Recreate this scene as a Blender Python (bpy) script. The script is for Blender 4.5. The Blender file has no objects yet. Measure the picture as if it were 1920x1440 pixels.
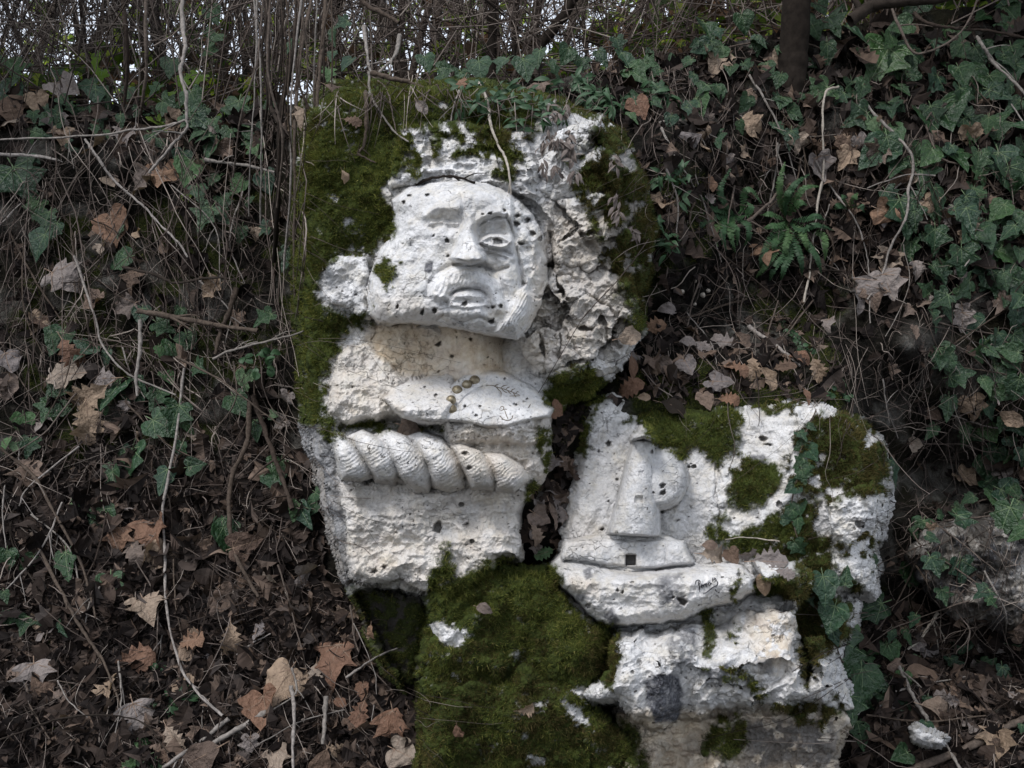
import bpy, math, random
import numpy as np
from mathutils import Vector

# ------------------------------------------------------------------ camera, sky, sun, exposure
S = bpy.context.scene
COL = S.collection
D = 1.9
HF = math.radians(60)
FPX = 960.0 / math.tan(HF / 2)
cam = bpy.data.cameras.new("camera"); cam.sensor_width = 36; cam.lens = 18 / math.tan(HF / 2)
cam.clip_start = 0.02; cam.clip_end = 3000
camo = bpy.data.objects.new("camera", cam); COL.objects.link(camo)
camo.location = (0, -D, 0); camo.rotation_euler = (math.pi / 2, 0, 0); S.camera = camo

W = bpy.data.worlds.new("World"); S.world = W; W.use_nodes = True
nt = W.node_tree; nt.nodes.clear()
wo = nt.nodes.new("ShaderNodeOutputWorld"); bg = nt.nodes.new("ShaderNodeBackground")
sky = nt.nodes.new("ShaderNodeTexSky"); sky.sky_type = 'NISHITA'; sky.sun_disc = False
SUN_EL, SUN_AZ = 52.0, 216.0        # azimuth clockwise from +Y: behind the camera, a little left
sky.sun_elevation = math.radians(SUN_EL); sky.sun_rotation = math.radians(SUN_AZ)
sky.air_density = 1.0; sky.dust_density = 3.0; sky.ozone_density = 1.0
bg.inputs[1].default_value = 0.105
ov = nt.nodes.new("ShaderNodeMix"); ov.data_type = 'RGBA'; ov.inputs[0].default_value = 0.62      # thin even cloud layer
ov.inputs[7].default_value = (9.9, 10.45, 11.5, 1); nt.links.new(sky.outputs[0], ov.inputs[6])
nt.links.new(ov.outputs[2], bg.inputs[0]); nt.links.new(bg.outputs[0], wo.inputs[0])

sun = bpy.data.lights.new("sun", 'SUN'); sun.energy = 1.5; sun.angle = math.radians(13); sun.color = (1.0, 0.975, 0.95)
suno = bpy.data.objects.new("sun", sun); COL.objects.link(suno)
sd_ = Vector((math.sin(math.radians(SUN_AZ)) * math.cos(math.radians(SUN_EL)),
              math.cos(math.radians(SUN_AZ)) * math.cos(math.radians(SUN_EL)), math.sin(math.radians(SUN_EL))))
suno.rotation_euler = sd_.to_track_quat('Z', 'Y').to_euler(); suno.location = (-1, -3, 4)
S.view_settings.view_transform = 'Standard'; S.view_settings.look = 'None'
S.view_settings.gamma = 1; S.view_settings.use_curve_mapping = False
S.view_settings.exposure = 0.42
S.render.engine = 'CYCLES'
S.cycles.max_bounces = 5; S.cycles.diffuse_bounces = 3; S.cycles.glossy_bounces = 2
S.cycles.transmission_bounces = 2; S.cycles.transparent_max_bounces = 4

rng = np.random.default_rng(7)
random.seed(7)
F = np.float64

# ------------------------------------------------------------------ small maths
def at(px, py, Y):
    px = np.asarray(px, F); py = np.asarray(py, F); Y = np.asarray(Y, F)
    k = (Y + D) / FPX
    return np.stack([(px - 960) * k, Y + 0 * px, (720 - py) * k], -1)

def sm(a, b, x):
    t = np.clip((x - a) / (b - a), 0, 1); return t * t * (3 - 2 * t)

_T = rng.random((64, 256, 256))
def vnoise(x, y, seed):
    T = _T[seed % 64]
    xi = np.floor(x).astype(int); yi = np.floor(y).astype(int)
    fx = x - xi; fy = y - yi; fx = fx * fx * (3 - 2 * fx); fy = fy * fy * (3 - 2 * fy)
    x0 = xi & 255; x1 = (xi + 1) & 255; y0 = yi & 255; y1 = (yi + 1) & 255
    return (T[y0, x0] * (1 - fx) + T[y0, x1] * fx) * (1 - fy) + (T[y1, x0] * (1 - fx) + T[y1, x1] * fx) * fy
def fbm(x, y, scale, octv=4, seed=0, gain=0.5):
    s = 0; a = 1; tot = 0; f = 1.0 / scale
    for k in range(octv):
        s = s + a * (vnoise(x * f + 13.7 * k, y * f + 5.1 * k, seed + k) * 2 - 1); tot += a; a *= gain; f *= 2.03
    return s / tot
def ridged(x, y, scale, octv=4, seed=0, gain=0.5):
    s = 0; a = 1; tot = 0; f = 1.0 / scale
    for k in range(octv):
        n = 1 - np.abs(vnoise(x * f + 3.7 * k, y * f + 9.1 * k, seed + k) * 2 - 1); s = s + a * n; tot += a; a *= gain; f *= 2.1
    return s / tot
def worley(x, y, scale, seed=0):
    x = x / scale; y = y / scale
    xi = np.floor(x).astype(int); yi = np.floor(y).astype(int)
    f1 = np.full(x.shape, 9.0); f2 = np.full(x.shape, 9.0); cid = np.zeros(x.shape)
    for dx in (-1, 0, 1):
        for dy in (-1, 0, 1):
            cx = xi + dx; cy = yi + dy
            rx = _T[seed % 64][cy & 255, cx & 255]; ry = _T[(seed + 1) % 64][cy & 255, cx & 255]; rc = _T[(seed + 2) % 64][cy & 255, cx & 255]
            d = np.hypot(cx + rx - x, cy + ry - y)
            n1 = d < f1
            f2 = np.where(n1, f1, np.minimum(f2, d)); cid = np.where(n1, rc, cid); f1 = np.where(n1, d, f1)
    return f1, f2, cid
def sdpoly(P, x, y):
    P = np.asarray(P, F); d = np.full(x.shape, 1e18); ins = np.zeros(x.shape, bool); n = len(P)
    for i in range(n):
        ax, ay = P[i - 1]; bx, by = P[i]
        ex, ey = bx - ax, by - ay; wx = x - ax; wy = y - ay
        t = np.clip((wx * ex + wy * ey) / (ex * ex + ey * ey + 1e-9), 0, 1)
        d = np.minimum(d, (wx - t * ex) ** 2 + (wy - t * ey) ** 2)
        c = ((ay > y) != (by > y))
        xc = (bx - ax) * (y - ay) / (by - ay + 1e-12) + ax
        ins ^= (c & (x < xc))
    return np.where(ins, -np.sqrt(d), np.sqrt(d))
def dline(P, x, y):
    d = np.full(x.shape, 1e18)
    for (ax, ay), (bx, by) in zip(P[:-1], P[1:]):
        ex, ey = bx - ax, by - ay; wx = x - ax; wy = y - ay
        t = np.clip((wx * ex + wy * ey) / (ex * ex + ey * ey + 1e-9), 0, 1)
        d = np.minimum(d, (wx - t * ex) ** 2 + (wy - t * ey) ** 2)
    return np.sqrt(d)

# ------------------------------------------------------------------ materials
def mat(name):
    m = bpy.data.materials.new(name); m.use_nodes = True
    nt = m.node_tree; b = nt.nodes["Principled BSDF"]; b.inputs["Specular IOR Level"].default_value = 0.25
    b.inputs["Roughness"].default_value = 0.85
    return m, nt, b
class N:
    def __init__(s, nt): s.nt = nt
    def new(s, t, **k):
        n = s.nt.nodes.new(t)
        for a, b in k.items(): setattr(n, a, b)
        return n
    def link(s, a, b): s.nt.links.new(a, b)
    def noise(s, vec, scale, det=5, rough=.55):
        n = s.new("ShaderNodeTexNoise"); n.inputs["Scale"].default_value = scale; n.inputs["Detail"].default_value = det; n.inputs["Roughness"].default_value = rough
        s.link(vec, n.inputs["Vector"]); return n.outputs["Fac"]
    def ramp(s, fac, stops):
        r = s.new("ShaderNodeValToRGB"); e = r.color_ramp.elements
        while len(e) < len(stops): e.new(0.5)
        for i, (p, c) in enumerate(stops):
            e[i].position = p; e[i].color = (*c, 1) if len(c) == 3 else c
        s.link(fac, r.inputs[0]); return r.outputs[0]
    def mix(s, fac, a, b, mode='MIX'):
        m = s.new("ShaderNodeMix", data_type='RGBA', blend_type=mode)
        for v, i in ((fac, 0), (a, 6), (b, 7)):
            if isinstance(v, (int, float)): m.inputs[i].default_value = v
            elif isinstance(v, tuple): m.inputs[i].default_value = (*v, 1)
            else: s.link(v, m.inputs[i])
        return m.outputs[2]
    def math(s, op, a, b=0.0, c=0.0):
        m = s.new("ShaderNodeMath", operation=op)
        for i, v in enumerate((a, b, c)):
            if isinstance(v, (int, float)): m.inputs[i].default_value = v
            else: s.link(v, m.inputs[i])
        return m.outputs[0]
    def bump(s, h, strength, dist, prev=None):
        b = s.new("ShaderNodeBump"); b.inputs["Strength"].default_value = strength; b.inputs["Distance"].default_value = dist
        s.link(h, b.inputs["Height"])
        if prev is not None: s.link(prev, b.inputs["Normal"])
        return b.outputs[0]

def stone_mat():
    m, nt, b = mat("limestone"); n = N(nt)
    tc = n.new("ShaderNodeTexCoord").outputs["Object"]
    at_ = n.new("ShaderNodeAttribute"); at_.attribute_name = "mk"
    sep = n.new("ShaderNodeSeparateColor"); n.link(at_.outputs["Color"], sep.inputs[0])
    moss, tan, lich = sep.outputs[0], sep.outputs[1], sep.outputs[2]
    dirt = at_.outputs["Alpha"]
    n1 = n.noise(tc, 9, 6, .6); n2 = n.noise(tc, 45, 6, .65); n3 = n.noise(tc, 210, 4, .6)
    white = n.ramp(n1, [(0.3, (.56, .555, .55)), (0.5, (.73, .73, .735)), (0.72, (.82, .82, .825))])
    white = n.mix(n.ramp(n2, [(.48, (0, 0, 0)), (.70, (.55, .55, .55))]), white, (.47, .48, .49))
    white = n.mix(n.ramp(n.noise(tc, 26, 5, .7), [(.46, (0, 0, 0)), (.68, (.6, .6, .6))]), white, (.60, .55, .45))
    gl = n.ramp(n.noise(tc, 16, 6, .72), [(.55, (0, 0, 0)), (.70, (.6, .6, .6))])
    white = n.mix(gl, white, (.42, .43, .43))
    white = n.mix(n.ramp(n.noise(tc, 120, 5, .75), [(.50, (0, 0, 0)), (.66, (.6, .6, .6))]), white, (.36, .36, .37))
    tanc = n.ramp(n2, [(0.3, (.36, .26, .17)), (0.5, (.60, .50, .37)), (0.7, (.74, .67, .56))])
    c = n.mix(n.math('MULTIPLY', tan, n.ramp(n.noise(tc, 11, 5, .6), [(.3, (.55, .55, .55)), (.6, (1, 1, 1))])), white, tanc)
    lic = n.ramp(n3, [(0.35, (.05, .05, .06)), (0.6, (.14, .145, .16)), (.75, (.3, .3, .31))])
    lf = n.math('MULTIPLY', lich, n.ramp(n2, [(.25, (.55, .55, .55)), (.5, (1, 1, 1))]))
    c = n.mix(lf, c, lic)
    # tiny dark pores and hair cracks
    v = n.new("ShaderNodeTexVoronoi"); v.inputs["Scale"].default_value = 62
    n.link(n.mix(.06, tc, n.new("ShaderNodeTexNoise").outputs["Color"]), v.inputs["Vector"])
    n.link(tc, nt.nodes["Noise Texture"].inputs["Vector"]) if False else None
    gate = n.ramp(n.noise(tc, 14, 3), [(.46, (0, 0, 0)), (.6, (1, 1, 1))])
    pore = n.math('MULTIPLY', n.ramp(v.outputs["Distance"], [(.10, (1, 1, 1)), (.17, (0, 0, 0))]), gate)
    mp = n.new("ShaderNodeMapping"); mp.inputs["Scale"].default_value = (1, 1, 2.6); n.link(tc, mp.inputs[0])
    v2 = n.new("ShaderNodeTexVoronoi", feature='DISTANCE_TO_EDGE'); v2.inputs["Scale"].default_value = 17
    nn = n.new("ShaderNodeTexNoise"); nn.inputs["Scale"].default_value = 22; nn.inputs["Detail"].default_value = 5; n.link(tc, nn.inputs["Vector"])
    n.link(n.mix(.12, mp.outputs[0], nn.outputs["Color"]), v2.inputs["Vector"])
    crack = n.math('MULTIPLY', n.ramp(v2.outputs["Distance"], [(0.0, (1, 1, 1)), (.022, (0, 0, 0))]), n.ramp(n.noise(tc, 8, 3), [(.5, (0, 0, 0)), (.62, (1, 1, 1))]))
    dk = n.math('MAXIMUM', n.math('MAXIMUM', pore, n.math('MULTIPLY', crack, .55)), dirt)
    c = n.mix(n.math('MULTIPLY', dk, .80), c, (.060, .052, .040))
    mossc = n.ramp(n2, [(.3, (.020, .026, .008)), (.6, (.05, .066, .016)), (.75, (.08, .085, .025))])
    c = n.mix(moss, c, mossc)
    n.link(c, b.inputs["Base Color"])
    h = n.math('ADD', n.math('MULTIPLY', n2, .6), n.math('MULTIPLY', n3, .35))
    h = n.math('SUBTRACT', h, n.math('MULTIPLY', dk, .5))
    n.link(n.bump(h, 1.0, 0.009), b.inputs["Normal"])
    b.inputs["Roughness"].default_value = 0.95; b.inputs["Specular IOR Level"].default_value = .12
    return m

def soil_mat():
    m, nt, b = mat("soil"); n = N(nt)
    tc = n.new("ShaderNodeTexCoord").outputs["Object"]
    a = n.new("ShaderNodeAttribute"); a.attribute_name = "mk"
    sep = n.new("ShaderNodeSeparateColor"); n.link(a.outputs["Color"], sep.inputs[0])
    n1 = n.noise(tc, 5, 6, .6); n2 = n.noise(tc, 38, 6, .7); n3 = n.noise(tc, 140, 4, .6)
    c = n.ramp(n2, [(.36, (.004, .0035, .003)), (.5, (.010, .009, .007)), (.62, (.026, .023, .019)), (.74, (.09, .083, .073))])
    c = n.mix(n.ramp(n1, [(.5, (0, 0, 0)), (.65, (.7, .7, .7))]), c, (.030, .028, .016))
    st = n.ramp(n.noise(tc, 17, 6, .75), [(.35, (.06, .055, .05)), (.55, (.2, .19, .17)), (.7, (.4, .39, .36))])
    c = n.mix(sep.outputs[1], c, st)
    c = n.mix(sep.outputs[0], c, n.ramp(n3, [(.3, (.012, .016, .005)), (.7, (.04, .05, .014))]))
    n.link(c, b.inputs["Base Color"])
    h = n.math('ADD', n2, n.math('MULTIPLY', n3, .4)); n.link(n.bump(h, 1.0, .03), b.inputs["Normal"])
    b.inputs["Specular IOR Level"].default_value = .1
    return m

def leafy(name, stops, island=False, rough=.6, spec=.3, trans=0.0, var=.45, nscale=None):
    if nscale is None: nscale = 60 if island else 5
    m, nt, b = mat(name); n = N(nt)
    if island: r = n.new("ShaderNodeNewGeometry").outputs["Random Per Island"]
    else: r = n.new("ShaderNodeObjectInfo").outputs["Random"]
    tc = n.new("ShaderNodeTexCoord").outputs["Object"]
    c = n.ramp(r, stops)
    nz = n.noise(tc, nscale, 4, .6)
    c = n.mix(var, c, n.ramp(nz, [(.3, (.25, .25, .25)), (.7, (1.3, 1.3, 1.3))]), 'MULTIPLY')
    n.link(c, b.inputs["Base Color"])
    b.inputs["Roughness"].default_value = rough; b.inputs["Specular IOR Level"].default_value = spec
    n.link(n.bump(nz, .5, .003 if nscale > 20 else .05), b.inputs["Normal"])
    if trans > 0:
        t = n.new("ShaderNodeBsdfTranslucent"); n.link(n.mix(1.0, c, (1.6, 2.0, .5) if trans > .3 else (1.3, 1.2, .8), 'MULTIPLY'), t.inputs[0])
        mx = n.new("ShaderNodeMixShader"); mx.inputs[0].default_value = trans
        n.link(b.outputs[0], mx.inputs[1]); n.link(t.outputs[0], mx.inputs[2]); n.link(mx.outputs[0], nt.nodes["Material Output"].inputs[0])
    return m
DEADC = [(0, (0.094, 0.064, 0.051)), (.2, (0.172, 0.117, 0.086)), (.4, (0.125, 0.094, 0.078)), (.6, (0.226, 0.164, 0.129)), (.8, (0.179, 0.148, 0.133)), (1, (0.265, 0.195, 0.144))]
M = {}
M['stone'] = stone_mat(); M['soil'] = soil_mat()
M['dead'] = leafy("dead_leaf", DEADC, False, .75, .2, .12)
M['deadtan'] = leafy("tan_leaf", [(0, (.31, .23, .165)), (.5, (.37, .275, .20)), (1, (.34, .28, .23))], False, .7, .2, .12, .4)
M['deadorange'] = leafy("orange_leaf", [(0, (.25, .145, .095)), (.5, (.20, .115, .08)), (1, (.28, .175, .115))], False, .65, .25, .12, .4)
M['deadgrey'] = leafy("grey_leaf", [(0, (.24, .21, .20)), (.5, (.30, .26, .24)), (1, (.20, .18, .18))], False, .8, .2, .1, .4)
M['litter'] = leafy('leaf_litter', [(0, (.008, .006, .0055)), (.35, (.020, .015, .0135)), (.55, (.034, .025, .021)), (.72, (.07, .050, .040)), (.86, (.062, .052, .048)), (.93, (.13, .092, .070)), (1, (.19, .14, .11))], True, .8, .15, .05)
M['ivy'] = leafy("ivy_green", [(0, (.018, .050, .020)), (.35, (.030, .075, .028)), (.7, (.024, .062, .036)), (1, (.05, .11, .035))], False, .36, .55, .15, .45, 4)
M['ivybright'] = leafy('backlit_ivy', [(0, (.16, .26, .05)), (1, (.24, .36, .07))], False, .5, .3, .6, .3, 4)  # backlight put into the colour: a brighter, yellower copy of the ivy
M['ivylight'] = leafy("pale_ivy_green", [(0, (.07, .15, .06)), (.5, (.10, .19, .08)), (1, (.15, .22, .13))], False, .5, .35, .25, .35, 4)
M['vein'] = leafy("leaf_vein", [(0, (.13, .19, .10)), (1, (.16, .22, .12))], False, .6, .2, 0, .1)
M['deadvein'] = leafy("dead_leaf_vein", [(0, (.20, .14, .10)), (1, (.28, .20, .15))], False, .7, .2, 0, .1)
M['smallgreen'] = leafy("small_green_leaf", [(0, (.022, .06, .024)), (.5, (.04, .09, .04)), (1, (.06, .12, .06))], True, .5, .35, .15)
M['fern'] = leafy("fern_green", [(0, (.035, .082, .038)), (.5, (.05, .11, .05)), (1, (.09, .16, .06))], False, .55, .3, .2)
M['moss'] = leafy("moss_blades", [(0, (.035, .042, .012)), (.3, (.085, .105, .024)), (.6, (.14, .165, .038)), (.85, (.20, .215, .058)), (1, (.31, .28, .10))], True, .9, .05, .2, .75, 7)
M['mossbrown'] = leafy("brown_moss_blades", [(0, (.030, .028, .011)), (.4, (.078, .074, .026)), (.8, (.12, .108, .040)), (1, (.19, .14, .065))], True, .9, .05, .2, .75, 9)
M['bark'] = leafy("bark", [(0, (.055, .042, .035)), (.5, (.10, .078, .062)), (1, (.14, .115, .10))], False, .9, .1, 0, .7, 130)
M['barkgrey'] = leafy("grey_bark", [(0, (.22, .20, .18)), (1, (.32, .29, .27))], False, .9, .1, 0, .7, 120)
M['barkpale'] = leafy("pale_root", [(0, (.38, .34, .29)), (1, (.46, .42, .37))], False, .9, .1, 0, .5, 120)
M['darkbark'] = leafy("dark_bark", [(0, (.020, .016, .013)), (1, (.045, .036, .03))], False, .9, .1, 0, .6, 60)
M['twigs'] = leafy("thin_twigs", [(0, (.028, .022, .02)), (.4, (.08, .063, .054)), (.7, (.16, .13, .115)), (1, (.36, .31, .27))], True, .9, .1, 0, .3)
M['withered'] = leafy('withered_leaf', [(0, (.07, .058, .052)), (.5, (.15, .125, .115)), (1, (.26, .225, .205))], True, .9, .1, .05, .3)
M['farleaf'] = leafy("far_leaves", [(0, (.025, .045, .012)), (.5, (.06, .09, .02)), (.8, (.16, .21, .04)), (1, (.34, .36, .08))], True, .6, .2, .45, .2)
M['farbrown'] = leafy("far_dry_leaves", [(0, (.03, .025, .018)), (.6, (.08, .055, .04)), (1, (.16, .09, .05))], True, .8, .1, .2, .2)
M['brass'] = None
def brass():
    m, nt, b = mat("worn_brass"); n = N(nt); tc = n.new("ShaderNodeTexCoord").outputs["Object"]
    c = n.ramp(n.noise(tc, 90, 4, .6), [(.35, (.14, .115, .075)), (.55, (.26, .22, .15)), (.75, (.40, .37, .30))])
    n.link(c, b.inputs["Base Color"]); b.inputs["Metallic"].default_value = .55; b.inputs["Roughness"].default_value = .42
    return m
M['brass'] = brass()
def flat(name, c, r=.9):
    m, nt, b = mat(name); b.inputs["Base Color"].default_value = (*c, 1); b.inputs["Roughness"].default_value = r; return m
M['ink'] = flat("black_ink", (.02, .02, .028), .7)
M['carvedbrown'] = flat("brown_carving_paint", (.17, .14, .10), .8)

# ------------------------------------------------------------------ object helpers
def tag(o, label=None, cat=None, group=None, kind=None):
    if label: o["label"] = label
    if cat: o["category"] = cat
    if group: o["group"] = group
    if kind: o["kind"] = kind
    return o
def mesh_np(name, V, faces, mats, parent=None, smooth=True, attr=None, fmat=None, normals=None):
    """faces: int array (n,3) or (n,4)"""
    V = np.asarray(V, np.float32); faces = np.asarray(faces, np.int32)
    me = bpy.data.meshes.new(name); k = faces.shape[1]
    me.vertices.add(len(V)); me.vertices.foreach_set("co", V.ravel())
    me.loops.add(faces.size); me.loops.foreach_set("vertex_index", faces.ravel())
    me.polygons.add(len(faces)); me.polygons.foreach_set("loop_start", np.arange(0, faces.size, k, dtype=np.int32))
    if fmat is not None: me.polygons.foreach_set("material_index", np.asarray(fmat, np.int32))
    me.polygons.foreach_set("use_smooth", np.full(len(faces), bool(smooth)))
    for m in (mats if isinstance(mats, (list, tuple)) else [mats]): me.materials.append(m)
    me.update(calc_edges=True)
    if attr is not None:
        a = me.attributes.new("mk", 'FLOAT_COLOR', 'POINT'); a.data.foreach_set("color", np.asarray(attr, np.float32).ravel())
    if normals is not None:
        me.normals_split_custom_set_from_vertices([tuple(v) for v in normals.tolist()])
    o = bpy.data.objects.new(name, me); COL.objects.link(o)
    if parent is not None: o.parent = parent
    return o
def thing(name, loc=(0, 0, 0)):
    o = bpy.data.objects.new(name, None); COL.objects.link(o); o.location = loc; return o
def child_mesh(name, V, faces, mats, parent, **k):
    return mesh_np(name, np.asarray(V) - np.array(parent.location)[None], faces, mats, parent, **k)

# ------------------------------------------------------------------ terrain depth (metres beyond the y=0 plane)
CX = np.array([-1400, -600, 0, 250, 500, 620, 800, 1000, 1100, 1250, 1400, 1550, 1700, 1850, 1920, 2500, 3300], F)
CR = {-150: [1.3, 1.1, 1.05, 1.0, .9, .7, .6, .6, .65, .75, .8, .85, .85, .85, .85, .9, 1.1],
      100: [1.2, 1.0, .9, .85, .78, .6, .45, .43, .48, .55, .6, .62, .65, .65, .65, .7, .9],
      200: [1.1, .9, .80, .75, .70, .55, .38, .34, .34, .36, .48, .54, .56, .56, .56, .6, .8],
      300: [.9, .76, .73, .70, .62, .5, .3, .3, .22, .15, .42, .50, .50, .50, .50, .5, .7],
      450: [.8, .68, .66, .62, .52, .35, .28, .25, .12, .13, .42, .47, .45, .45, .45, .45, .6],
      600: [.7, .62, .58, .55, .47, .32, .28, .20, .08, .24, .42, .44, .43, .43, .43, .42, .5],
      700: [.65, .58, .52, .50, .43, .30, .28, .2, .10, .06, .11, .22, .44, .44, .44, .4, .5],
      770: [.6, .52, .46, .45, .42, .30, .28, -.06, -.03, .0, .02, .11, .46, .48, .46, .4, .5],
      850: [.55, .46, .42, .41, .37, .28, .28, -.10, -.02, .3, .3, .3, .48, .55, .52, .4, .5],
      1000: [.45, .36, .33, .32, .30, .25, .28, -.10, .0, .3, .3, .3, .42, .5, .48, .35, .4],
      1200: [.3, .2, .18, .18, .17, .13, .06, .3, .3, .3, .3, .3, .32, .33, .30, .2, .3],
      1440: [.0, -.05, -.05, -.03, -.04, -.06, -.08, .3, .3, .3, .3, .2, .10, .05, .05, 0, 0],
      1800: [-.5, -.5, -.5, -.45, -.4, -.3, -.1, 0, 0, 0, 0, -.1, -.2, -.3, -.35, -.4, -.4],
      2400: [-1.0] * 17}
CY = np.array(sorted(CR), F); CT = np.array([CR[int(k)] for k in sorted(CR)], F)
def Yt(px, py, rough=True):
    px = np.asarray(px, F); py = np.asarray(py, F)
    xi = np.clip(np.searchsorted(CX, px) - 1, 0, len(CX) - 2); yi = np.clip(np.searchsorted(CY, py) - 1, 0, len(CY) - 2)
    u = np.clip((px - CX[xi]) / (CX[xi + 1] - CX[xi]), 0, 1); v = np.clip((py - CY[yi]) / (CY[yi + 1] - CY[yi]), 0, 1)
    u = u * u * (3 - 2 * u) * .5 + u * .5; v = v * v * (3 - 2 * v) * .5 + v * .5
    y = (CT[yi, xi] * (1 - u) + CT[yi, xi + 1] * u) * (1 - v) + (CT[yi + 1, xi] * (1 - u) + CT[yi + 1, xi + 1] * u) * v
    if rough:
        y = y + fbm(px, py, 170, 5, 3) * .055 + (ridged(px, py, 46, 4, 9) - .6) * .05
        # earthy overhang under the left crest, dark recess at right under the boulder
        y = y - .06 * np.exp(-((px - 190) / 110) ** 2 - ((py - 300) / 45) ** 2)
        y = y + .24 * np.exp(-((px - 1790) / 130) ** 2 - ((py - 880) / 70) ** 2) + .16 * np.exp(-((px - 1830) / 130) ** 2 - ((py - 1225) / 35) ** 2)
        y = y - .10 * np.exp(-((px - 1700) / 60) ** 2 - ((py - 640) / 60) ** 2)
    return y
def crest(px):
    px = np.asarray(px, F)
    c = np.interp(px, [-1400, -600, 0, 150, 300, 450, 560, 700, 900, 1050, 1200, 1350, 1500, 1650, 1920, 2500, 3300],
                  [230, 190, 170, 190, 205, 215, 190, 165, 158, 150, 120, 85, 60, 35, 0, -40, -40])
    return c + fbm(px, px * 0, 60, 3, 21) * 14

# ------------------------------------------------------------------ the rocks: sculpted relief grids
class Field:
    def __init__(s, x0, y0, x1, y1, step):
        s.x = np.arange(x0, x1 + .1, step); s.y = np.arange(y0, y1 + .1, step); s.step = step
        s.X, s.Y = np.meshgrid(s.x, s.y)
        s.H = np.full(s.X.shape, -9.0); s.id = np.zeros(s.X.shape, int); s.names = [None]
        s.wx = fbm(s.X, s.Y, 22, 4, 30) * 7; s.wy = fbm(s.X, s.Y, 22, 4, 40) * 7
        s.tan = np.zeros(s.X.shape); s.lich = np.zeros(s.X.shape); s.dirt = np.zeros(s.X.shape); s.moss = np.zeros(s.X.shape); s.mb = np.zeros(s.X.shape)  # the dark channel holds real dirt and shade painted into hollows
    def win(s, P, m):
        P = np.asarray(P, F)
        i0 = max(0, int((P[:, 0].min() - m - s.x[0]) / s.step)); i1 = min(len(s.x), int((P[:, 0].max() + m - s.x[0]) / s.step) + 2)
        j0 = max(0, int((P[:, 1].min() - m - s.y[0]) / s.step)); j1 = min(len(s.y), int((P[:, 1].max() + m - s.y[0]) / s.step) + 2)
        return (slice(j0, j1), slice(i0, i1))
    def lump(s, name, P, hf, r=16, edge=.05, warp=1.0, steep=.02, tan=0):
        w = s.win(P, 60); X, Y = s.X[w], s.Y[w]
        sd = sdpoly(P, X + s.wx[w] * warp, Y + s.wy[w] * warp)
        t = np.clip(-sd / r, 0, 1)
        h = (hf(X, Y) if callable(hf) else hf) - edge * (1 - np.sqrt(np.clip(1 - (1 - t) ** 2, 0, 1))) - np.maximum(sd, 0) * steep
        if name not in s.names: s.names.append(name)
        k = s.names.index(name); g = (h > s.H[w]) & (sd < 50)
        s.H[w] = np.where(g, h, s.H[w]); s.id[w] = np.where(g, k, s.id[w])
        if tan is not None: s.tan[w] = np.where(g, tan, s.tan[w])
    def relabel(s, name, P, only=None, warp=0):
        w = s.win(P, 2); sd = sdpoly(P, s.X[w] + s.wx[w] * warp, s.Y[w] + s.wy[w] * warp)
        if name not in s.names: s.names.append(name)
        g = sd < 0
        if only: g &= s.id[w] == s.names.index(only)
        s.id[w] = np.where(g, s.names.index(name), s.id[w])
    def add(s, P, m, f):
        w = s.win(P, m); s.H[w] += f(s.X[w], s.Y[w])
    def G(s, cx, cy, sx, sy, a, ang=0):
        c, q = math.cos(math.radians(ang)), math.sin(math.radians(ang)); R = 3 * max(sx, sy)
        s.add([(cx, cy)], R, lambda X, Y: a * np.exp(-(((X - cx) * c + (Y - cy) * q) / sx) ** 2 - ((-(X - cx) * q + (Y - cy) * c) / sy) ** 2))
    def ridge(s, P, wd, a):
        w = s.win(P, 3 * wd + 6); s.H[w] += a * np.exp(-(dline(P, s.X[w] + s.wx[w] * .3, s.Y[w] + s.wy[w] * .3) / wd) ** 2)
    def raised(s, P, a, soft=5, warp=0):
        w = s.win(P, 10); sd = sdpoly(P, s.X[w] + s.wx[w] * warp, s.Y[w] + s.wy[w] * warp); s.H[w] += a * sm(soft, -soft, sd)
    def paint(s, ch, P, val=1.0, soft=6, warp=1.5, spots=0.0, sc=16):
        w = s.win(P, 30); A = getattr(s, ch); sd = sdpoly(P, s.X[w] + s.wx[w] * warp, s.Y[w] + s.wy[w] * warp)
        if ch == 'moss': sd = sd + fbm(s.X[w], s.Y[w], 10, 4, 57, .7) * 17 + fbm(s.X[w], s.Y[w], 34, 2, 56) * 10
        if ch == 'moss' and val > 0: soft = soft * 1.9
        m = sm(soft, -soft, sd)
        if spots > 0: m = m * sm(-.10, .12, fbm(s.X[w], s.Y[w], sc, 4, 50) + .9 - spots * 1.0 - .35)
        A[w] = np.maximum(A[w], val * m) if val > 0 else np.minimum(A[w], 1 - m)
    def pit(s, cx, cy, r, dep, ax=1.0):
        w = s.win([(cx, cy)], r * 3 + 4)
        ph = cx * 1.7 + cy; dx = s.X[w] - cx; dy = s.Y[w] - cy; k_ = math.sin(ph) * .3; dx, dy = dx + dy * k_, dy - dx * k_ * .4
        th = np.arctan2(dy, dx); d = np.hypot(dx / ax, dy) / r * (1 + .10 * np.sin(3 * th + ph) + .12 * np.sin(5 * th + 2 * ph) + .12 * np.sin(2 * th + 3 * ph))
        s.H[w] -= dep * sm(1.25, .5, d); s.dirt[w] = np.maximum(s.dirt[w], sm(1.15, .5, d) * (.85 if r > 2.5 else .35 + .5 * ((ph * 7.31) % 1)))  # pit colour darkened to read as holes: dirt plus painted shade

R = Field(545, 150, 1690, 1560, 1.6)
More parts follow.
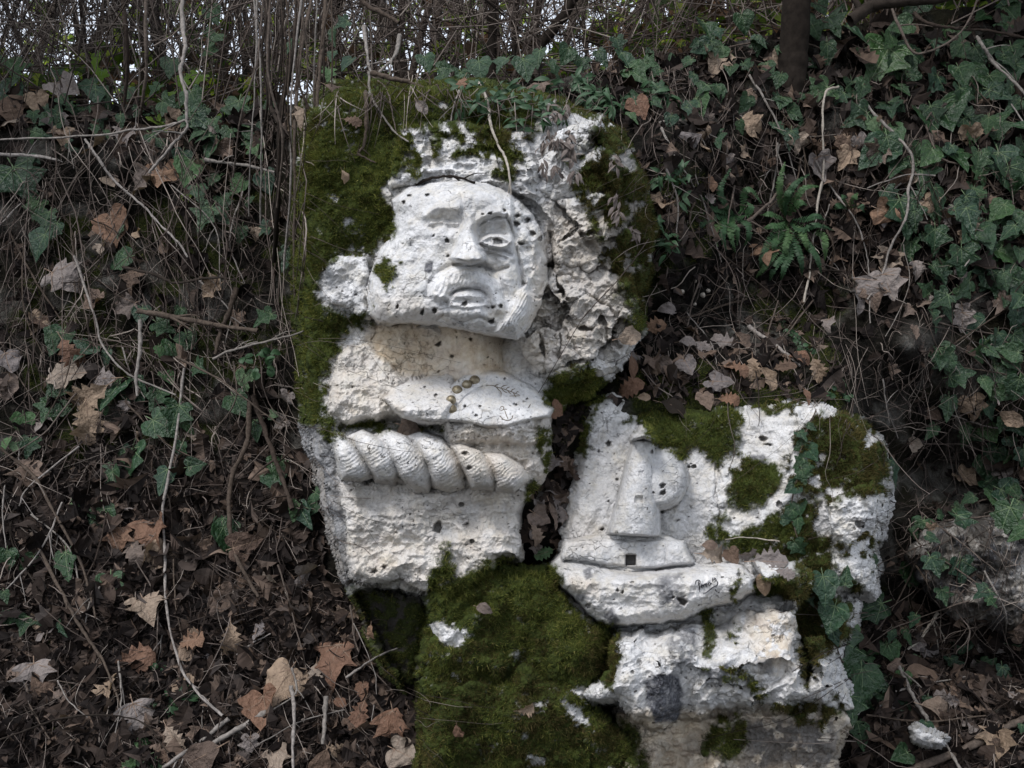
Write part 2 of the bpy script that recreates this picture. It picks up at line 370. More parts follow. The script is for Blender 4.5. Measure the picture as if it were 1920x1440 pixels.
# --- carved bust rock
OUT = [(588, 205), (640, 178), (760, 166), (900, 166), (1010, 185), (1110, 225), (1165, 255), (1205, 330), (1228, 430), (1215, 520), (1195, 565), (1190, 640), (1150, 700), (1110, 740), (1060, 760), (1020, 800),
       (1000, 900), (960, 980), (968, 1060), (900, 1110), (800, 1110), (700, 1100), (660, 1110), (760, 1300), (720, 1260), (668, 1130), (635, 1020), (612, 910), (582, 800), (572, 640), (570, 450), (568, 300)]
def h_back(X, Y):
    return .07 + .05 * sm(180, 420, Y) - .05 * sm(1050, 1240, X) + fbm(X, Y, 90, 5, 1) * .03 + .02 * sm(700, 600, X)
R.lump('rock_body', OUT, h_back, r=40, edge=.09)
def R_w(X, Y): return fbm(X, Y, 40, 3, 8) * 22
def crag(sc, seed, amp, base):
    def f(X, Y):
        f1, f2, c = worley(X + fbm(X, Y, 30, 3, 5) * 14, (Y + fbm(X, Y, 30, 3, 6) * 14), sc, seed)
        return base + amp * (c - .5) + np.minimum(f2 - f1, .16) / .16 * amp * .28 - amp * .28 + (ridged(X + Y * .5 + fbm(X, Y, 40, 3, 8) * 22, Y - X * .3 + fbm(X, Y, 40, 3, 9) * 22, 70, 5, 12, .55) - .6) * .058
    return f
R.lump('rock_body', [(985, 380), (1010, 300), (1060, 240), (1120, 235), (1155, 300), (1170, 400), (1190, 520), (1195, 620), (1160, 690), (1060, 720), (1000, 700), (960, 600), (1000, 480)], crag(74, 14, .045, .165), r=26, edge=.05)
R.lump('rock_body', [(755, 235), (860, 225), (980, 250), (1010, 310), (1000, 390), (900, 345), (800, 345), (735, 350), (735, 300)], lambda X, Y: .12 + .07 * sm(220, 340, Y) + ridged(X, Y * 1.7, 40, 4, 15) * .05 - .03, r=20, edge=.04)
R.lump('rock_body', [(600, 500), (640, 480), (690, 480), (695, 600), (660, 580), (605, 575)], lambda X, Y: .155 + fbm(X, Y, 30, 4, 18) * .015, r=14, edge=.03)
R.lump('rock_body', [(945, 325), (1010, 335), (1055, 410), (1065, 520), (1040, 610), (1000, 610), (1000, 420), (950, 370)], lambda X, Y: .158 + (ridged(X + R_w(X, Y), Y, 50, 4, 12) - .6) * .035, r=24, edge=.04)
R.lump('rock_body', [(728, 325), (860, 312), (960, 325), (985, 380), (860, 360), (745, 400)], lambda X, Y: .165 + (ridged(X, Y, 44, 4, 16) - .6) * .03, r=20, edge=.04)
# neck and shoulders
R.lump('neck', [(690, 600), (800, 590), (950, 610), (952, 700), (880, 725), (760, 720), (690, 690)], lambda X, Y: .125 + .045 * np.exp(-((X - 895) / 55) ** 2) + fbm(X, Y, 40, 4, 19) * .012 - .02 * sm(900, 960, X), r=20, edge=.06, tan=.85)
R.lump('rock_body', [(940, 600), (1010, 600), (1010, 715), (950, 705)], lambda X, Y: .075 + fbm(X, Y, 30, 4, 19) * .014, r=12, edge=.02, tan=.5)
R.lump('shoulder', [(612, 700), (632, 655), (665, 638), (700, 642), (740, 680), (770, 720), (745, 780), (700, 790), (650, 802), (618, 775)], lambda X, Y: .13 + .055 * sm(640, 780, Y) + ridged(X, Y, 46, 5, 20) * .035 - .02, r=22, edge=.06, tan=.4)
R.lump('collar', [(722, 745), (745, 722), (800, 706), (850, 702), (858, 740), (840, 792), (800, 797), (765, 785), (735, 770)], lambda X, Y: .165 + .09 * sm(705, 765, Y) + ridged(X, Y * 1.5, 30, 4, 23) * .02 * sm(745, 780, Y), r=14, edge=.04, warp=.7, tan=.15)
# torso block under the chest plate
R.lump('torso', [(824, 782), (1032, 772), (1036, 850), (1020, 900), (985, 950), (975, 1000), (850, 1000), (835, 840)], lambda X, Y: .235 + (ridged(X + Y * .3, Y * 1.3, 44, 5, 26, .6) - .6) * .05 - .06 * sm(990, 1040, X) - .055 * sm(870, 960, Y) - .03 * sm(822, 842, Y) - .02 * np.exp(-((Y - 832) / 10) ** 2), r=26, edge=.08, warp=.7, tan=.3)
R.lump('chest_plate', [(829, 790), (833, 752), (845, 722), (868, 704), (905, 697), (945, 697), (1000, 727), (1037, 768), (1028, 782), (1000, 787), (975, 794), (950, 801), (915, 802), (895, 797), (862, 791)], lambda X, Y: .175 + .085 * sm(695, 800, Y) - .02 * sm(960, 1040, X) + fbm(X, Y, 30, 3, 29) * .003, r=7, edge=.02, warp=.22, steep=.03)
# lower block
R.lump('lower_block', [(640, 898), (700, 900), (800, 915), (900, 915), (985, 905), (975, 960), (975, 1048), (935, 1055), (925, 1070), (880, 1112), (840, 1112), (800, 1108), (745, 1086), (700, 1096), (657, 1084), (645, 1000), (636, 940)], lambda X, Y: .165 + .02 * sm(900, 1060, Y) + ridged(X, Y * 1.3, 70, 5, 31) * .04 - .02 + fbm(X, Y, 16, 3, 32) * .004, r=20, edge=.05, tan=.28)
# left side slab
R.lump('side_slab', [(578, 780), (615, 800), (640, 1000), (655, 1090), (720, 1110), (800, 1110), (800, 1250), (770, 1290), (720, 1240), (690, 1170), (640, 1060), (605, 930)], lambda X, Y: .0 + .12 * sm(570, 640, X - (Y - 800) * .17) + fbm(X, Y, 40, 5, 33) * .02 - .13 * sm(1085, 1115, Y), r=22, edge=.06, tan=.55)
# head
HEAD = [(700, 500), (712, 470), (738, 440), (742, 405), (735, 375), (765, 348), (815, 339), (870, 336), (920, 346), (965, 366), (1000, 402), (1018, 440), (1026, 490), (1024, 535), (1012, 575), (1000, 600), (985, 622), (972, 634), (945, 632), (905, 624), (860, 612), (810, 604), (750, 603), (708, 603), (693, 590), (687, 555), (690, 525)]
def h_head(X, Y):
    d = np.sqrt(np.clip(1 - ((X - 875) / 215) ** 2 - ((Y - 500) / 215) ** 2, 0, 1))
    return .125 + .165 * d + .045 * sm(500, 615, Y) + fbm(X, Y, 60, 4, 35) * .010 + fbm(X, Y, 16, 4, 36) * .0045 + (ridged(X, Y * 1.3, 34, 4, 37) - .6) * .010 * sm(860, 760, X)
R.lump('head', HEAD, h_head, r=36, edge=.045, warp=.6, steep=.03)
# rope
ST = [[(624, 812), (648, 815), (672, 850), (698, 892), (672, 902), (642, 898), (632, 860)],
      [(655, 820), (683, 808), (712, 824), (732, 846), (746, 885), (737, 905), (704, 902), (679, 853)],
      [(706, 817), (733, 808), (762, 820), (791, 853), (810, 889), (799, 921), (775, 919), (749, 893), (733, 853)],
      [(767, 820), (795, 812), (827, 824), (851, 846), (872, 885), (867, 912), (842, 922), (814, 914), (804, 874), (784, 842)],
      [(838, 831), (867, 834), (899, 846), (920, 871), (929, 896), (921, 916), (885, 915), (871, 882), (856, 853)],
      [(903, 846), (943, 852), (978, 874), (988, 898), (962, 920), (932, 919), (921, 880)]]
RN = 'rope_strand'
R.lump('torso', [(634, 822), (700, 818), (800, 826), (900, 845), (985, 872), (990, 905), (930, 915), (800, 915), (700, 898), (640, 894)], lambda X, Y: .195 + fbm(X, Y, 20, 3, 8) * .006, r=16, edge=.04, warp=.3, tan=.1)
for i, P in enumerate(ST):
    c = np.mean(P, 0); P = [(c[0] + (x - c[0]) * 1.14, c[1] + (y - c[1]) * 1.05) for x, y in P]; a = math.atan2(1, .62)
    ux, uy = math.cos(a), math.sin(a)
    def hs(X, Y, c=c, ux=ux, uy=uy, i=i):
        v = (X - c[0]) * uy - (Y - c[1]) * ux; u = (X - c[0]) * ux + (Y - c[1]) * uy
        lines = np.sin((u * 1.0 + .010 * v * v + fbm(X, Y, 18, 2, 38) * 6) * .95) * .0007 + fbm(X, Y, 7, 2, 39) * .0012
        b = (.255, .26, .265, .268, .274, .262)[i]
        return b - .030 * (v / 30) ** 2 - .00024 * np.maximum(0, np.abs(u) - 16) ** 1.35 + lines
    nm = RN + '_%d' % i
    R.lump(nm, P, hs, r=13, edge=.038, warp=.14, steep=.03, tan=.08)
# --- lighthouse slab
PANEL = [(1095, 755), (1120, 742), (1150, 738), (1185, 765), (1240, 770), (1330, 768), (1400, 765), (1480, 758), (1545, 766), (1600, 790), (1636, 835), (1646, 890), (1644, 960), (1625, 1020), (1632, 1110), (1585, 1100), (1540, 1120), (1480, 1120), (1300, 1100), (1060, 1080), (1048, 1030), (1062, 930), (1080, 840)]
R.lump('slab', PANEL, lambda X, Y: .045 + .085 * sm(740, 1000, Y) + fbm(X, Y, 80, 4, 1) * .014 + ridged(X, Y, 40, 4, 17) * .016 * sm(1300, 1380, X) + .05 * sm(1380, 1500, X) + .004 * fbm(X, Y, 14, 3, 8), r=38, edge=.07, tan=.06)
R.lump('slab', [(1545, 940), (1640, 900), (1646, 960), (1630, 1010), (1590, 1035), (1550, 1015)], lambda X, Y: .215 + ridged(X, Y * 1.5, 40, 4, 3) * .03 - .02, r=22, edge=.05)
R.lump('slab', [(1560, 1040), (1628, 1000), (1634, 1108), (1590, 1105), (1560, 1080)], lambda X, Y: .15 + ridged(X, Y, 40, 4, 5) * .03 - .02, r=16, edge=.04)
R.lump('sun_disc', [(1232 + 58 * math.cos(t), 899 + 59 * math.sin(t)) for t in np.linspace(0, 2 * math.pi, 33)[:-1]], lambda X, Y: .118 + .07 * sm(760, 960, Y) + .03 * np.sqrt(np.clip(1 - ((X - 1232) / 62) ** 2 - ((Y - 899) / 62) ** 2, 0, 1)), r=18, edge=.045, warp=.08, steep=.03)
R.lump('carved_base', [(1058, 1012), (1128, 1002), (1240, 1003), (1282, 1012), (1294, 1038), (1306, 1060), (1180, 1072), (1052, 1050)], lambda X, Y: .185 + .02 * sm(1000, 1060, Y) + .012 * (sm(1010, 1016, Y)) + fbm(X, Y, 24, 4, 4) * .009, r=11, edge=.028, warp=.7, steep=.03)
TW = [(1188, 826), (1226, 826), (1230, 870), (1235, 940), (1238, 1006), (1140, 1000), (1150, 965), (1164, 915), (1176, 860)]
def h_tw(X, Y):
    t = np.clip((Y - 826) / 178, 0, 1); cx = 1207 - 20 * t; hw = 20 + 27 * t
    u = np.clip((X - cx) / hw, -1, 1)
    br = -.0007 * np.exp(-((((Y + fbm(X, Y, 30, 2, 9) * 5) % 15.0) - 7.5) / 1.1) ** 2)
    return .115 + .075 * sm(740, 1000, Y) + .058 * np.sqrt(1 - u * u * .97) + br + fbm(X, Y, 12, 3, 7) * .002
R.lump('lighthouse_tower', TW, h_tw, r=4, edge=.008, warp=.12, steep=.03)
R.lump('lighthouse_lantern', [(1184, 826), (1186, 817), (1196, 812), (1203, 801), (1212, 798), (1220, 804), (1229, 815), (1230, 830), (1207, 822)], lambda X, Y: .205 + .03 * np.sqrt(np.clip(1 - ((X - 1208) / 26) ** 2, 0, 1)) + .006 * sm(812, 822, Y), r=8, edge=.035, warp=.1, steep=.03)
R.lump('front_ledge', [(1033, 1062), (1050, 1042), (1082, 1034), (1130, 1058), (1230, 1068), (1300, 1056), (1340, 1052), (1395, 1062), (1416, 1082), (1416, 1106), (1385, 1124), (1330, 1140), (1290, 1158), (1240, 1168), (1180, 1172), (1140, 1172), (1105, 1152), (1070, 1110), (1042, 1085)], lambda X, Y: .19 + .08 * sm(1040, 1100, Y) + (ridged(X, Y * 1.2, 90, 4, 10) - .6) * .04, r=26, edge=.06, warp=.8, tan=.1)
R.lump('slab', [(1415, 1052), (1500, 1055), (1524, 1074), (1524, 1102), (1490, 1140), (1478, 1100), (1430, 1085)], lambda X, Y: .19 + .05 * sm(1050, 1080, Y) + ridged(X, Y, 40, 4, 11) * .02, r=10, edge=.03, warp=.5)
# --- moss boulder at lower left, lower boulder, base rock
MB = [(805, 1095), (835, 1040), (860, 1085), (905, 1068), (960, 1050), (1040, 1068), (1075, 1130), (1140, 1180), (1150, 1250), (1120, 1320), (1190, 1400), (1230, 1600), (770, 1600), (782, 1400), (778, 1300), (795, 1200)]
R.lump('mossy_boulder', MB, lambda X, Y: .16 + .05 * sm(1050, 1200, Y) + .02 * sm(1250, 1400, Y) + fbm(X, Y, 120, 4, 13) * .05 + (ridged(X + Y * .3 + fbm(X, Y, 60, 3, 8) * 30, Y + fbm(X, Y, 60, 3, 9) * 30, 120, 5, 14, .55) - .6) * .07 - .03 * np.exp(-((Y - 1262 - (X - 900) * .12 + fbm(X, Y, 90, 3, 5) * 60) / 16) ** 2) * sm(800, 900, X) * sm(1140, 1000, X), r=50, edge=.13, warp=2.4)
LB = [(1095, 1300), (1140, 1260), (1145, 1195), (1200, 1178), (1260, 1182), (1310, 1165), (1350, 1170), (1400, 1145), (1488, 1140), (1498, 1200), (1515, 1245), (1510, 1280), (1530, 1262), (1510, 1200), (1540, 1190), (1550, 1240), (1562, 1290), (1545, 1322), (1505, 1318), (1470, 1338), (1430, 1330), (1345, 1328), (1310, 1350), (1262, 1348), (1225, 1366), (1190, 1345), (1160, 1310), (1120, 1318)]
R.lump('lower_boulder', LB, lambda X, Y: .235 + .05 * sm(1150, 1250, Y) + (ridged(X + Y * .5 + fbm(X, Y, 60, 3, 4) * 40, Y - X * .2 + fbm(X, Y, 60, 3, 7) * 40, 130, 4, 24, .45) - .6) * .11 + .03 * np.exp(-((X - 1175) / 40) ** 2 - ((Y - 1290) / 60) ** 2) - .03 * np.exp(-((X - 1300) / 35) ** 2 - ((Y - 1340) / 30) ** 2), r=30, edge=.08, warp=1.3, tan=.03)
R.lump('base_rock', [(1150, 1330), (1300, 1320), (1560, 1310), (1590, 1350), (1560, 1420), (1580, 1600), (1170, 1600)], lambda X, Y: .12 + ridged(X, Y, 100, 5, 27) * .09 - .03, r=34, edge=.09, tan=.55)
R.lump('base_rock', [(1410, 1120), (1500, 1110), (1560, 1110), (1600, 1140), (1570, 1240), (1600, 1330), (1300, 1340), (1180, 1240), (1130, 1180)], lambda X, Y: .14 + fbm(X, Y, 60, 4, 28) * .03, r=30, edge=.06)

# --- carving of the face
raised, ridge, G = R.raised, R.ridge, R.G
HR = [(962, 402), (960, 424), (965, 449), (970, 478), (976, 505), (980, 533), (985, 545), (1010, 560), (1040, 500), (1035, 420), (1000, 380), (960, 360)]
R.raised(HR, -.026, 5)
ridge([(950, 405), (964, 449), (971, 488), (979, 533)], 3.5, -.022)
R.add(HR, 8, lambda X, Y: sm(4, -10, sdpoly(HR, X, Y)) * (ridged(X, Y, 26, 4, 45) * .03 - .012))
# forehead, brow and eye sockets
G(905, 375, 60, 18, .010); ridge([(866, 366), (867, 400)], 4, -.006); ridge([(887, 368), (884, 400)], 4, -.004)
ridge([(889, 420), (903, 407), (920, 399), (938, 398), (952, 406)], 8.5, .020)
ridge([(798, 404), (822, 389), (858, 391)], 9, .018)
G(927, 433, 29, 20, -.038); G(900, 436, 10, 18, -.022)
G(834, 414, 25, 12, -.016); G(846, 430, 14, 14, -.008)
ridge([(896, 423), (912, 411), (930, 405), (946, 408)], 3.2, -.014)
G(929, 453, 27, 14, .042)
ridge([(903, 452), (918, 443), (937, 442), (955, 453)], 3.4, .017)
ridge([(908, 438), (924, 432), (942, 438), (950, 446)], 2.2, -.004)
ridge([(903, 453), (920, 461), (938, 464), (955, 456)], 3.4, .013)
ridge([(898, 457), (920, 465), (946, 471), (960, 479)], 2.8, -.007)
ridge([(897, 463), (920, 471), (946, 478), (961, 486)], 4, .006)
R.raised([(905, 452), (920, 446), (938, 446), (953, 454), (938, 460), (920, 458)], -.006, 1.5); R.raised([(924, 449), (930, 446), (941, 450), (943, 456), (934, 459), (926, 458)], -.018, 1.5); R.paint('dirt', [(925, 448), (941, 450), (941, 457), (927, 457)], .45, 2, .2)  # shade painted into the pupil colour to deepen the hollow
ridge([(808, 419), (830, 415), (858, 420)], 3, .008); ridge([(812, 426), (832, 424), (856, 428)], 2.5, -.005)
G(832, 440, 24, 12, .008)
R.add([(835, 420)], 50, lambda X, Y: fbm(X, Y, 13, 3, 41) * .010 * np.exp(-((X - 832) / 34) ** 2 - ((Y - 418) / 20) ** 2))
ridge([(905, 470), (925, 476), (948, 484)], 3, -.005)
# nose
NP = [(871, 398), (888, 398), (891, 428), (898, 458), (908, 480), (908, 492), (886, 502), (856, 496), (847, 486), (856, 466), (866, 432)]
w = R.win(NP, 30); sdn = sdpoly(NP, R.X[w], R.Y[w])
nb_ = 500 - np.abs(R.X[w] - 882) * .32
R.H[w] += (.024 + .054 * sm(400, 486, R.Y[w])) * sm(7, -10, sdn) * sm(0, -8, R.Y[w] - nb_)
G(885, 484, 12, 10, .018); G(858, 485, 9, 8, .012); G(904, 484, 7, 9, .014); ridge([(889, 405), (893, 430), (899, 452), (905, 468)], 3, -.007)
ridge([(852, 496), (884, 501), (906, 496)], 4, -.010)
G(930, 487, 26, 11, .012); ridge([(912, 500), (930, 507), (952, 501)], 3.5, -.012)
G(950, 522, 22, 26, .024); G(975, 540, 10, 14, -.008)
G(765, 525, 60, 48, .020); G(860, 368, 90, 26, .010)
# moustache, mouth, chin
MO = [(804, 556), (810, 532), (826, 513), (848, 502), (872, 499), (900, 503), (924, 519), (938, 540), (946, 566), (943, 586), (928, 590), (920, 566), (911, 545), (895, 539), (862, 539), (846, 544), (842, 560), (826, 568)]
w = R.win(MO, 20); sdm = sdpoly(MO, R.X[w], R.Y[w]); ang = np.arctan2(R.Y[w] - 455, R.X[w] - 873)
R.H[w] -= .008 * np.exp(-((sdm - 5) / 5) ** 2) * (R.Y[w] < 560)
R.H[w] += sm(6, -12, sdm) * (.022 + np.sin(ang * 64 + fbm(R.X[w], R.Y[w], 20, 2, 47) * 4) * .0011)
R.raised([(843, 543), (860, 539), (895, 539), (911, 545), (916, 574), (880, 578), (843, 574)], .010, 4); ridge([(843, 552), (858, 544), (880, 541), (898, 544), (912, 552)], 2.8, -.016)
ridge([(854, 556), (879, 553), (902, 556)], 6, .015); ridge([(852, 567), (880, 564), (905, 567)], 3.5, -.006)

G(880, 582, 42, 16, .012)
ridge([(826, 560), (840, 570), (842, 590)], 3, -.005)
ridge([(820, 600), (832, 590), (870, 604), (900, 596), (925, 606)], 3, -.008)
BL = [(953, 592), (960, 570), (972, 546), (988, 528), (993, 555), (992, 582), (984, 620), (972, 636), (950, 632), (930, 622), (940, 604)]
w = R.win(BL, 20); sdb = sdpoly(BL, R.X[w], R.Y[w])
R.H[w] += sm(5, -6, sdb) * (.028 + np.sin((R.X[w] * .80 + R.Y[w] * .5) * 1.25 + fbm(R.X[w], R.Y[w], 25, 2, 48) * 3) * .0011)
ridge([(955, 590), (972, 548), (984, 530)], 3, -.010)
R.add(HEAD, 2, lambda X, Y: -.004 * ridged(X * .9 + Y * .3, Y, 22, 3, 49) * sm(850, 780, X) * sm(430, 470, Y))
for nm, P in (('nose', NP), ('moustache', MO), ('beard_lock', BL), ('mouth', [(846, 541), (878, 538), (908, 542), (911, 558), (880, 563), (847, 558)]),
              ('hair', HR), ('eye', [(900, 440), (930, 430), (955, 444), (958, 470), (930, 466), (905, 458)]), ('worn_eye', [(806, 412), (832, 408), (860, 414), (860, 432), (832, 436), (808, 430)])):
    R.relabel(nm, P, 'head')
# cracks in the crag right of the head
for P in ([(1032, 438), (1036, 490), (1043, 525), (1056, 560), (1065, 590), (1080, 617), (1104, 622), (1133, 597)], [(1012, 633), (1018, 660), (1024, 700)], [(1054, 625), (1050, 668)],
          [(1079, 417), (1092, 436), (1122, 436)], [(1003, 560), (1040, 548), (1052, 552)], [(1025, 500), (1040, 505)], [(1133, 597), (1140, 640), (1160, 650)],
          [(690, 500), (692, 545)]):
    w = R.win(P, 14); dl = dline(P, R.X[w] + R.wx[w] * 1.2, R.Y[w] + R.wy[w] * 1.2); q_ = .35 + .65 * sm(-.2, .3, fbm(R.X[w], R.Y[w], 20, 2, 59))
    R.H[w] -= .022 * q_ * np.exp(-(dl / 2.6) ** 2); R.dirt[w] = np.maximum(R.dirt[w], sm(2.4, .6, dl) * .7 * q_)
# crevice between shoulder and rope
CV = [(640, 802), (690, 792), (740, 790), (800, 800), (832, 806)]
ridge(CV, 7, -.03)
# lighthouse door, windows, courses
def sq(x0, y0, x1, y1, dep, soft=1.2):
    P = [(x0, y0), (x1, y0), (x1, y1), (x0, y1)]; R.raised(P, -dep, soft)
sq(1173, 1040, 1192, 1060, .035); R.paint('dirt', [(1174, 1041), (1191, 1041), (1191, 1059), (1174, 1059)], .95, 1.5, 0)  # door recess is cut in and also coloured near black
sq(1191, 931, 1205, 943, .008); sq(1198, 884, 1206, 892, .004)
ridge([(1188, 823), (1208, 818), (1229, 824)], 2.5, .006)
ridge([(1062, 1012), (1130, 1006), (1180, 1014), (1240, 1010)], 2.0, -.008)
ridge([(1060, 1052), (1130, 1060), (1180, 1064), (1230, 1068), (1300, 1058)], 2.5, -.012)
ridge([(1237, 1010), (1250, 1012), (1248, 1055)], 2, -.004)
ridge([(1352, 905), (1345, 870), (1340, 930), (1350, 960), (1345, 985)], 2.5, -.010)
ridge([(1388, 1070), (1392, 1085), (1378, 1110), (1372, 1120)], 2.5, -.014); R.paint('moss', [(1386, 1068), (1396, 1074), (1390, 1095), (1376, 1122), (1370, 1112), (1380, 1092)], .9, 2, .2)
# chest carving line
ridge([(866, 792), (862, 775), (861, 757), (872, 744), (890, 733), (904, 726)], 1.8, -.006)
ridge([(912, 722), (930, 724), (938, 735), (938, 748)], 2.0, -.003)
# pits and pores
for (x, y, r, ax) in [(871, 570, 4.5, 1.3), (838, 451, 4.5, 1), (813, 442, 2.4, 1), (840, 480, 2.4, 1.3), (768, 367, 2.4, 1.6), (801, 366, 2.6, 1.4), (757, 379, 3, 1.2), (758, 381, 2.4, 1), (919, 400, 2.6, 1.5), (905, 402, 2.0, 1.5), (946, 395, 2.6, 1),
                      (969, 405, 3.4, 1.6), (988, 413, 5, 1.1), (968, 420, 5, 1.4), (998, 438, 5, 1.4), (1013, 448, 5, 1), (976, 457, 3, 2), (823, 645, 4.5, 1.1), (883, 636, 2.8, 1.3), (848, 668, 2.6, 1.8), (820, 990, 8, 1), (876, 982, 5.5, 1), (804, 1008, 3.5, 1.2),
                      (885, 1015, 2.8, 1), (720, 1064, 4, 1.3), (865, 946, 3, 1.3), (872, 850, 4.2, 1.2), (880, 877, 3.5, 1.5), (702, 1071, 5, 1.6), (742, 998, 2.5, 1), (1141, 832, 5.5, 1), (1123, 846, 2.8, 1), (1242, 911, 4.5, 1.2), (1243, 924, 4.6, 1.3), (1291, 876, 2.8, 1.2), (1301, 875, 3, 1.3),
                      (1293, 951, 4.4, 1.3), (1430, 823, 4.5, 1.1), (1461, 945, 4, 1.2), (1129, 992, 2.8, 1.4), (1242, 959, 3.4, 1.6), (1222, 847, 3.2, 1), (1280, 1128, 8, .95), (1103, 1136, 5, 1.1), (1158, 1107, 2.8, 1.2), (1167, 1110, 2.8, 1), (1225, 924, 1.8, 1.3), (1141, 940, 2, 1), (1157, 899, 2.2, 1.5),
                      (1057, 554, 3.5, 1), (1064, 561, 3.6, 1), (1030, 475, 2, 1), (1044, 476, 2, 1), (925, 576, 3, 1.2), (938, 574, 4, 1), (792, 585, 5, .8), (815, 582, 5, .9), (745, 575, 3.5, .7), (922, 602, 5, 1), (1385, 1077, 4, 1), (1372, 1108, 5, .8), (1262, 1120, 2, 2), (1371, 1123, 2, 1),
                      (1652, 985, 7, 1), (1613, 983, 5, 1.5), (1440, 835, 3, 3), (921, 452, 1, 1), (823, 697, 2, 1), (797, 726, 2, 1.3), (817, 741, 3, 1), (900, 762, 2.2, 1.5), (968, 759, 1.8, 1.5), (893, 779, 2, 1.4), (988, 748, 1.6, 1.5), (964, 757, 1.8, 1), (872, 762, 3, .8), (946, 710, 2, 1)]:
    R.pit(x, y, r, .004 + .0022 * r, ax)
prng = np.random.default_rng(3)
for k in range(520):
    x = prng.uniform(600, 1640); y = prng.uniform(340, 1340); r = prng.choice([.8, 1.1, 1.5, 2.4], p=[.4, .33, .2, .07])
    R.pit(x, y, r, .002 + .0012 * r, prng.uniform(.8, 2.2))

# --- stains
P_ = R.paint
P_('tan', [(690, 612), (760, 612), (900, 628), (950, 640), (950, 700), (860, 700), (760, 712), (700, 670)], 1, 12)
P_('tan', [(1030, 380), (1080, 400), (1180, 380), (1200, 640), (1060, 690), (1000, 700), (1010, 560)], .5, 30)
P_('lich', [(1030, 380), (1180, 380), (1200, 640), (1060, 690), (1010, 600)], .22, 24, 2, .2, 30)
P_('tan', [(800, 655), (860, 650), (875, 690), (840, 705), (790, 700)], 1, 8)
P_('tan', [(645, 980), (740, 1000), (820, 1060), (900, 1040), (880, 1105), (660, 1085)], .5, 30, 3)
P_('tan', [(1000, 480), (1030, 500), (1030, 700), (960, 700), (985, 640)], .5, 20)
P_('tan', [(1060, 1075), (1120, 1080), (1130, 1130), (1075, 1110)], .5, 14)
P_('tan', [(1400, 1150), (1490, 1150), (1500, 1250), (1420, 1260)], .7, 20, 3, .35, 12)
P_('tan', [(620, 660), (740, 690), (760, 780), (640, 800), (610, 720)], .45, 20, 3)
P_('tan', [(640, 900), (980, 910), (970, 1060), (900, 1110), (660, 1085)], .42, 20, 3, .3, 40)
P_('tan', [(830, 800), (1030, 790), (1030, 900), (850, 900)], .5, 16, 2)
P_('tan', [(700, 560), (760, 540), (860, 600), (700, 610)], .3, 16, 2)
P_('lich', [(797, 494), (812, 490), (814, 508), (806, 514), (796, 510)], 1, 2, .6)
P_('lich', [(1211, 1277), (1243, 1262), (1275, 1267), (1287, 1299), (1268, 1346), (1228, 1354), (1213, 1318)], 1, 4, 1.2)
P_('lich', [(1235, 1085), (1275, 1080), (1275, 1140), (1250, 1150), (1238, 1120)], .8, 10, 2, .3, 7)
P_('lich', [(1150, 1140), (1160, 1165), (1150, 1175), (1138, 1165), (1130, 1158)], .9, 3, .8)
P_('lich', [(1096, 1070), (1112, 1064), (1114, 1080), (1100, 1086)], .8, 3, 1); P_('lich', [(1078, 1118), (1098, 1116), (1096, 1130), (1080, 1130)], .8, 3, 1)
P_('lich', [(1250, 1190), (1300, 1175), (1310, 1230), (1280, 1260), (1255, 1230)], .7, 8, 2, .25, 9)
P_('lich', [(1320, 1250), (1370, 1240), (1350, 1300), (1320, 1290)], .7, 8, 2, .2, 9); P_('lich', [(1420, 1235), (1450, 1230), (1448, 1262), (1425, 1258)], .7, 5, 1)
P_('lich', [(1405, 858), (1432, 850), (1438, 868), (1420, 880), (1402, 872)], .85, 3, 1)
P_('lich', [(600, 520), (650, 500), (650, 540), (610, 545)], .25, 8); P_('lich', [(655, 640), (672, 650), (665, 662)], .6, 4)
P_('tan', [(1150, 1330), (1600, 1330), (1600, 1560), (1150, 1560)], .9, 10)
P_('dirt', [(1230, 1400), (1420, 1360), (1600, 1360), (1600, 1560), (1200, 1560)], .45, 20, 3, .3, 20)
P_('lich', [(1400, 1350), (1560, 1350), (1560, 1440), (1400, 1440)], .75, 14, 3, .25, 20)
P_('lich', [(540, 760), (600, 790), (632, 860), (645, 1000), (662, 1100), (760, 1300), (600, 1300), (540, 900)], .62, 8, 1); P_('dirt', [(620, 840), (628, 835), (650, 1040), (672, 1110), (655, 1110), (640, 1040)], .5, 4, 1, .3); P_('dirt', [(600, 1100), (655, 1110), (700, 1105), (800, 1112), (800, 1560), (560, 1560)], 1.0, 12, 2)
R.lich[(R.X < 800) & (R.Y > 1120)] = 1
P_('lich', [(690, 1098), (800, 1112), (800, 1250), (700, 1240)], .95, 10)
P_('tan', [(1050, 950), (1120, 960), (1140, 1030), (1060, 1040)], .3, 20); P_('lich', [(1055, 800), (1330, 790), (1330, 1000), (1300, 1080), (1050, 1080)], .20, 20, 2, .15, 30); P_('lich', [(700, 350), (1000, 350), (1000, 430), (700, 430)], .10, 20, 2, .3, 20); P_('lich', [(650, 900), (980, 910), (970, 1000), (660, 1000)], .16, 20, 2, .3, 26); P_('lich', [(1240, 960), (1320, 930), (1330, 1010), (1250, 1010)], .22, 14, 2, .1, 14)
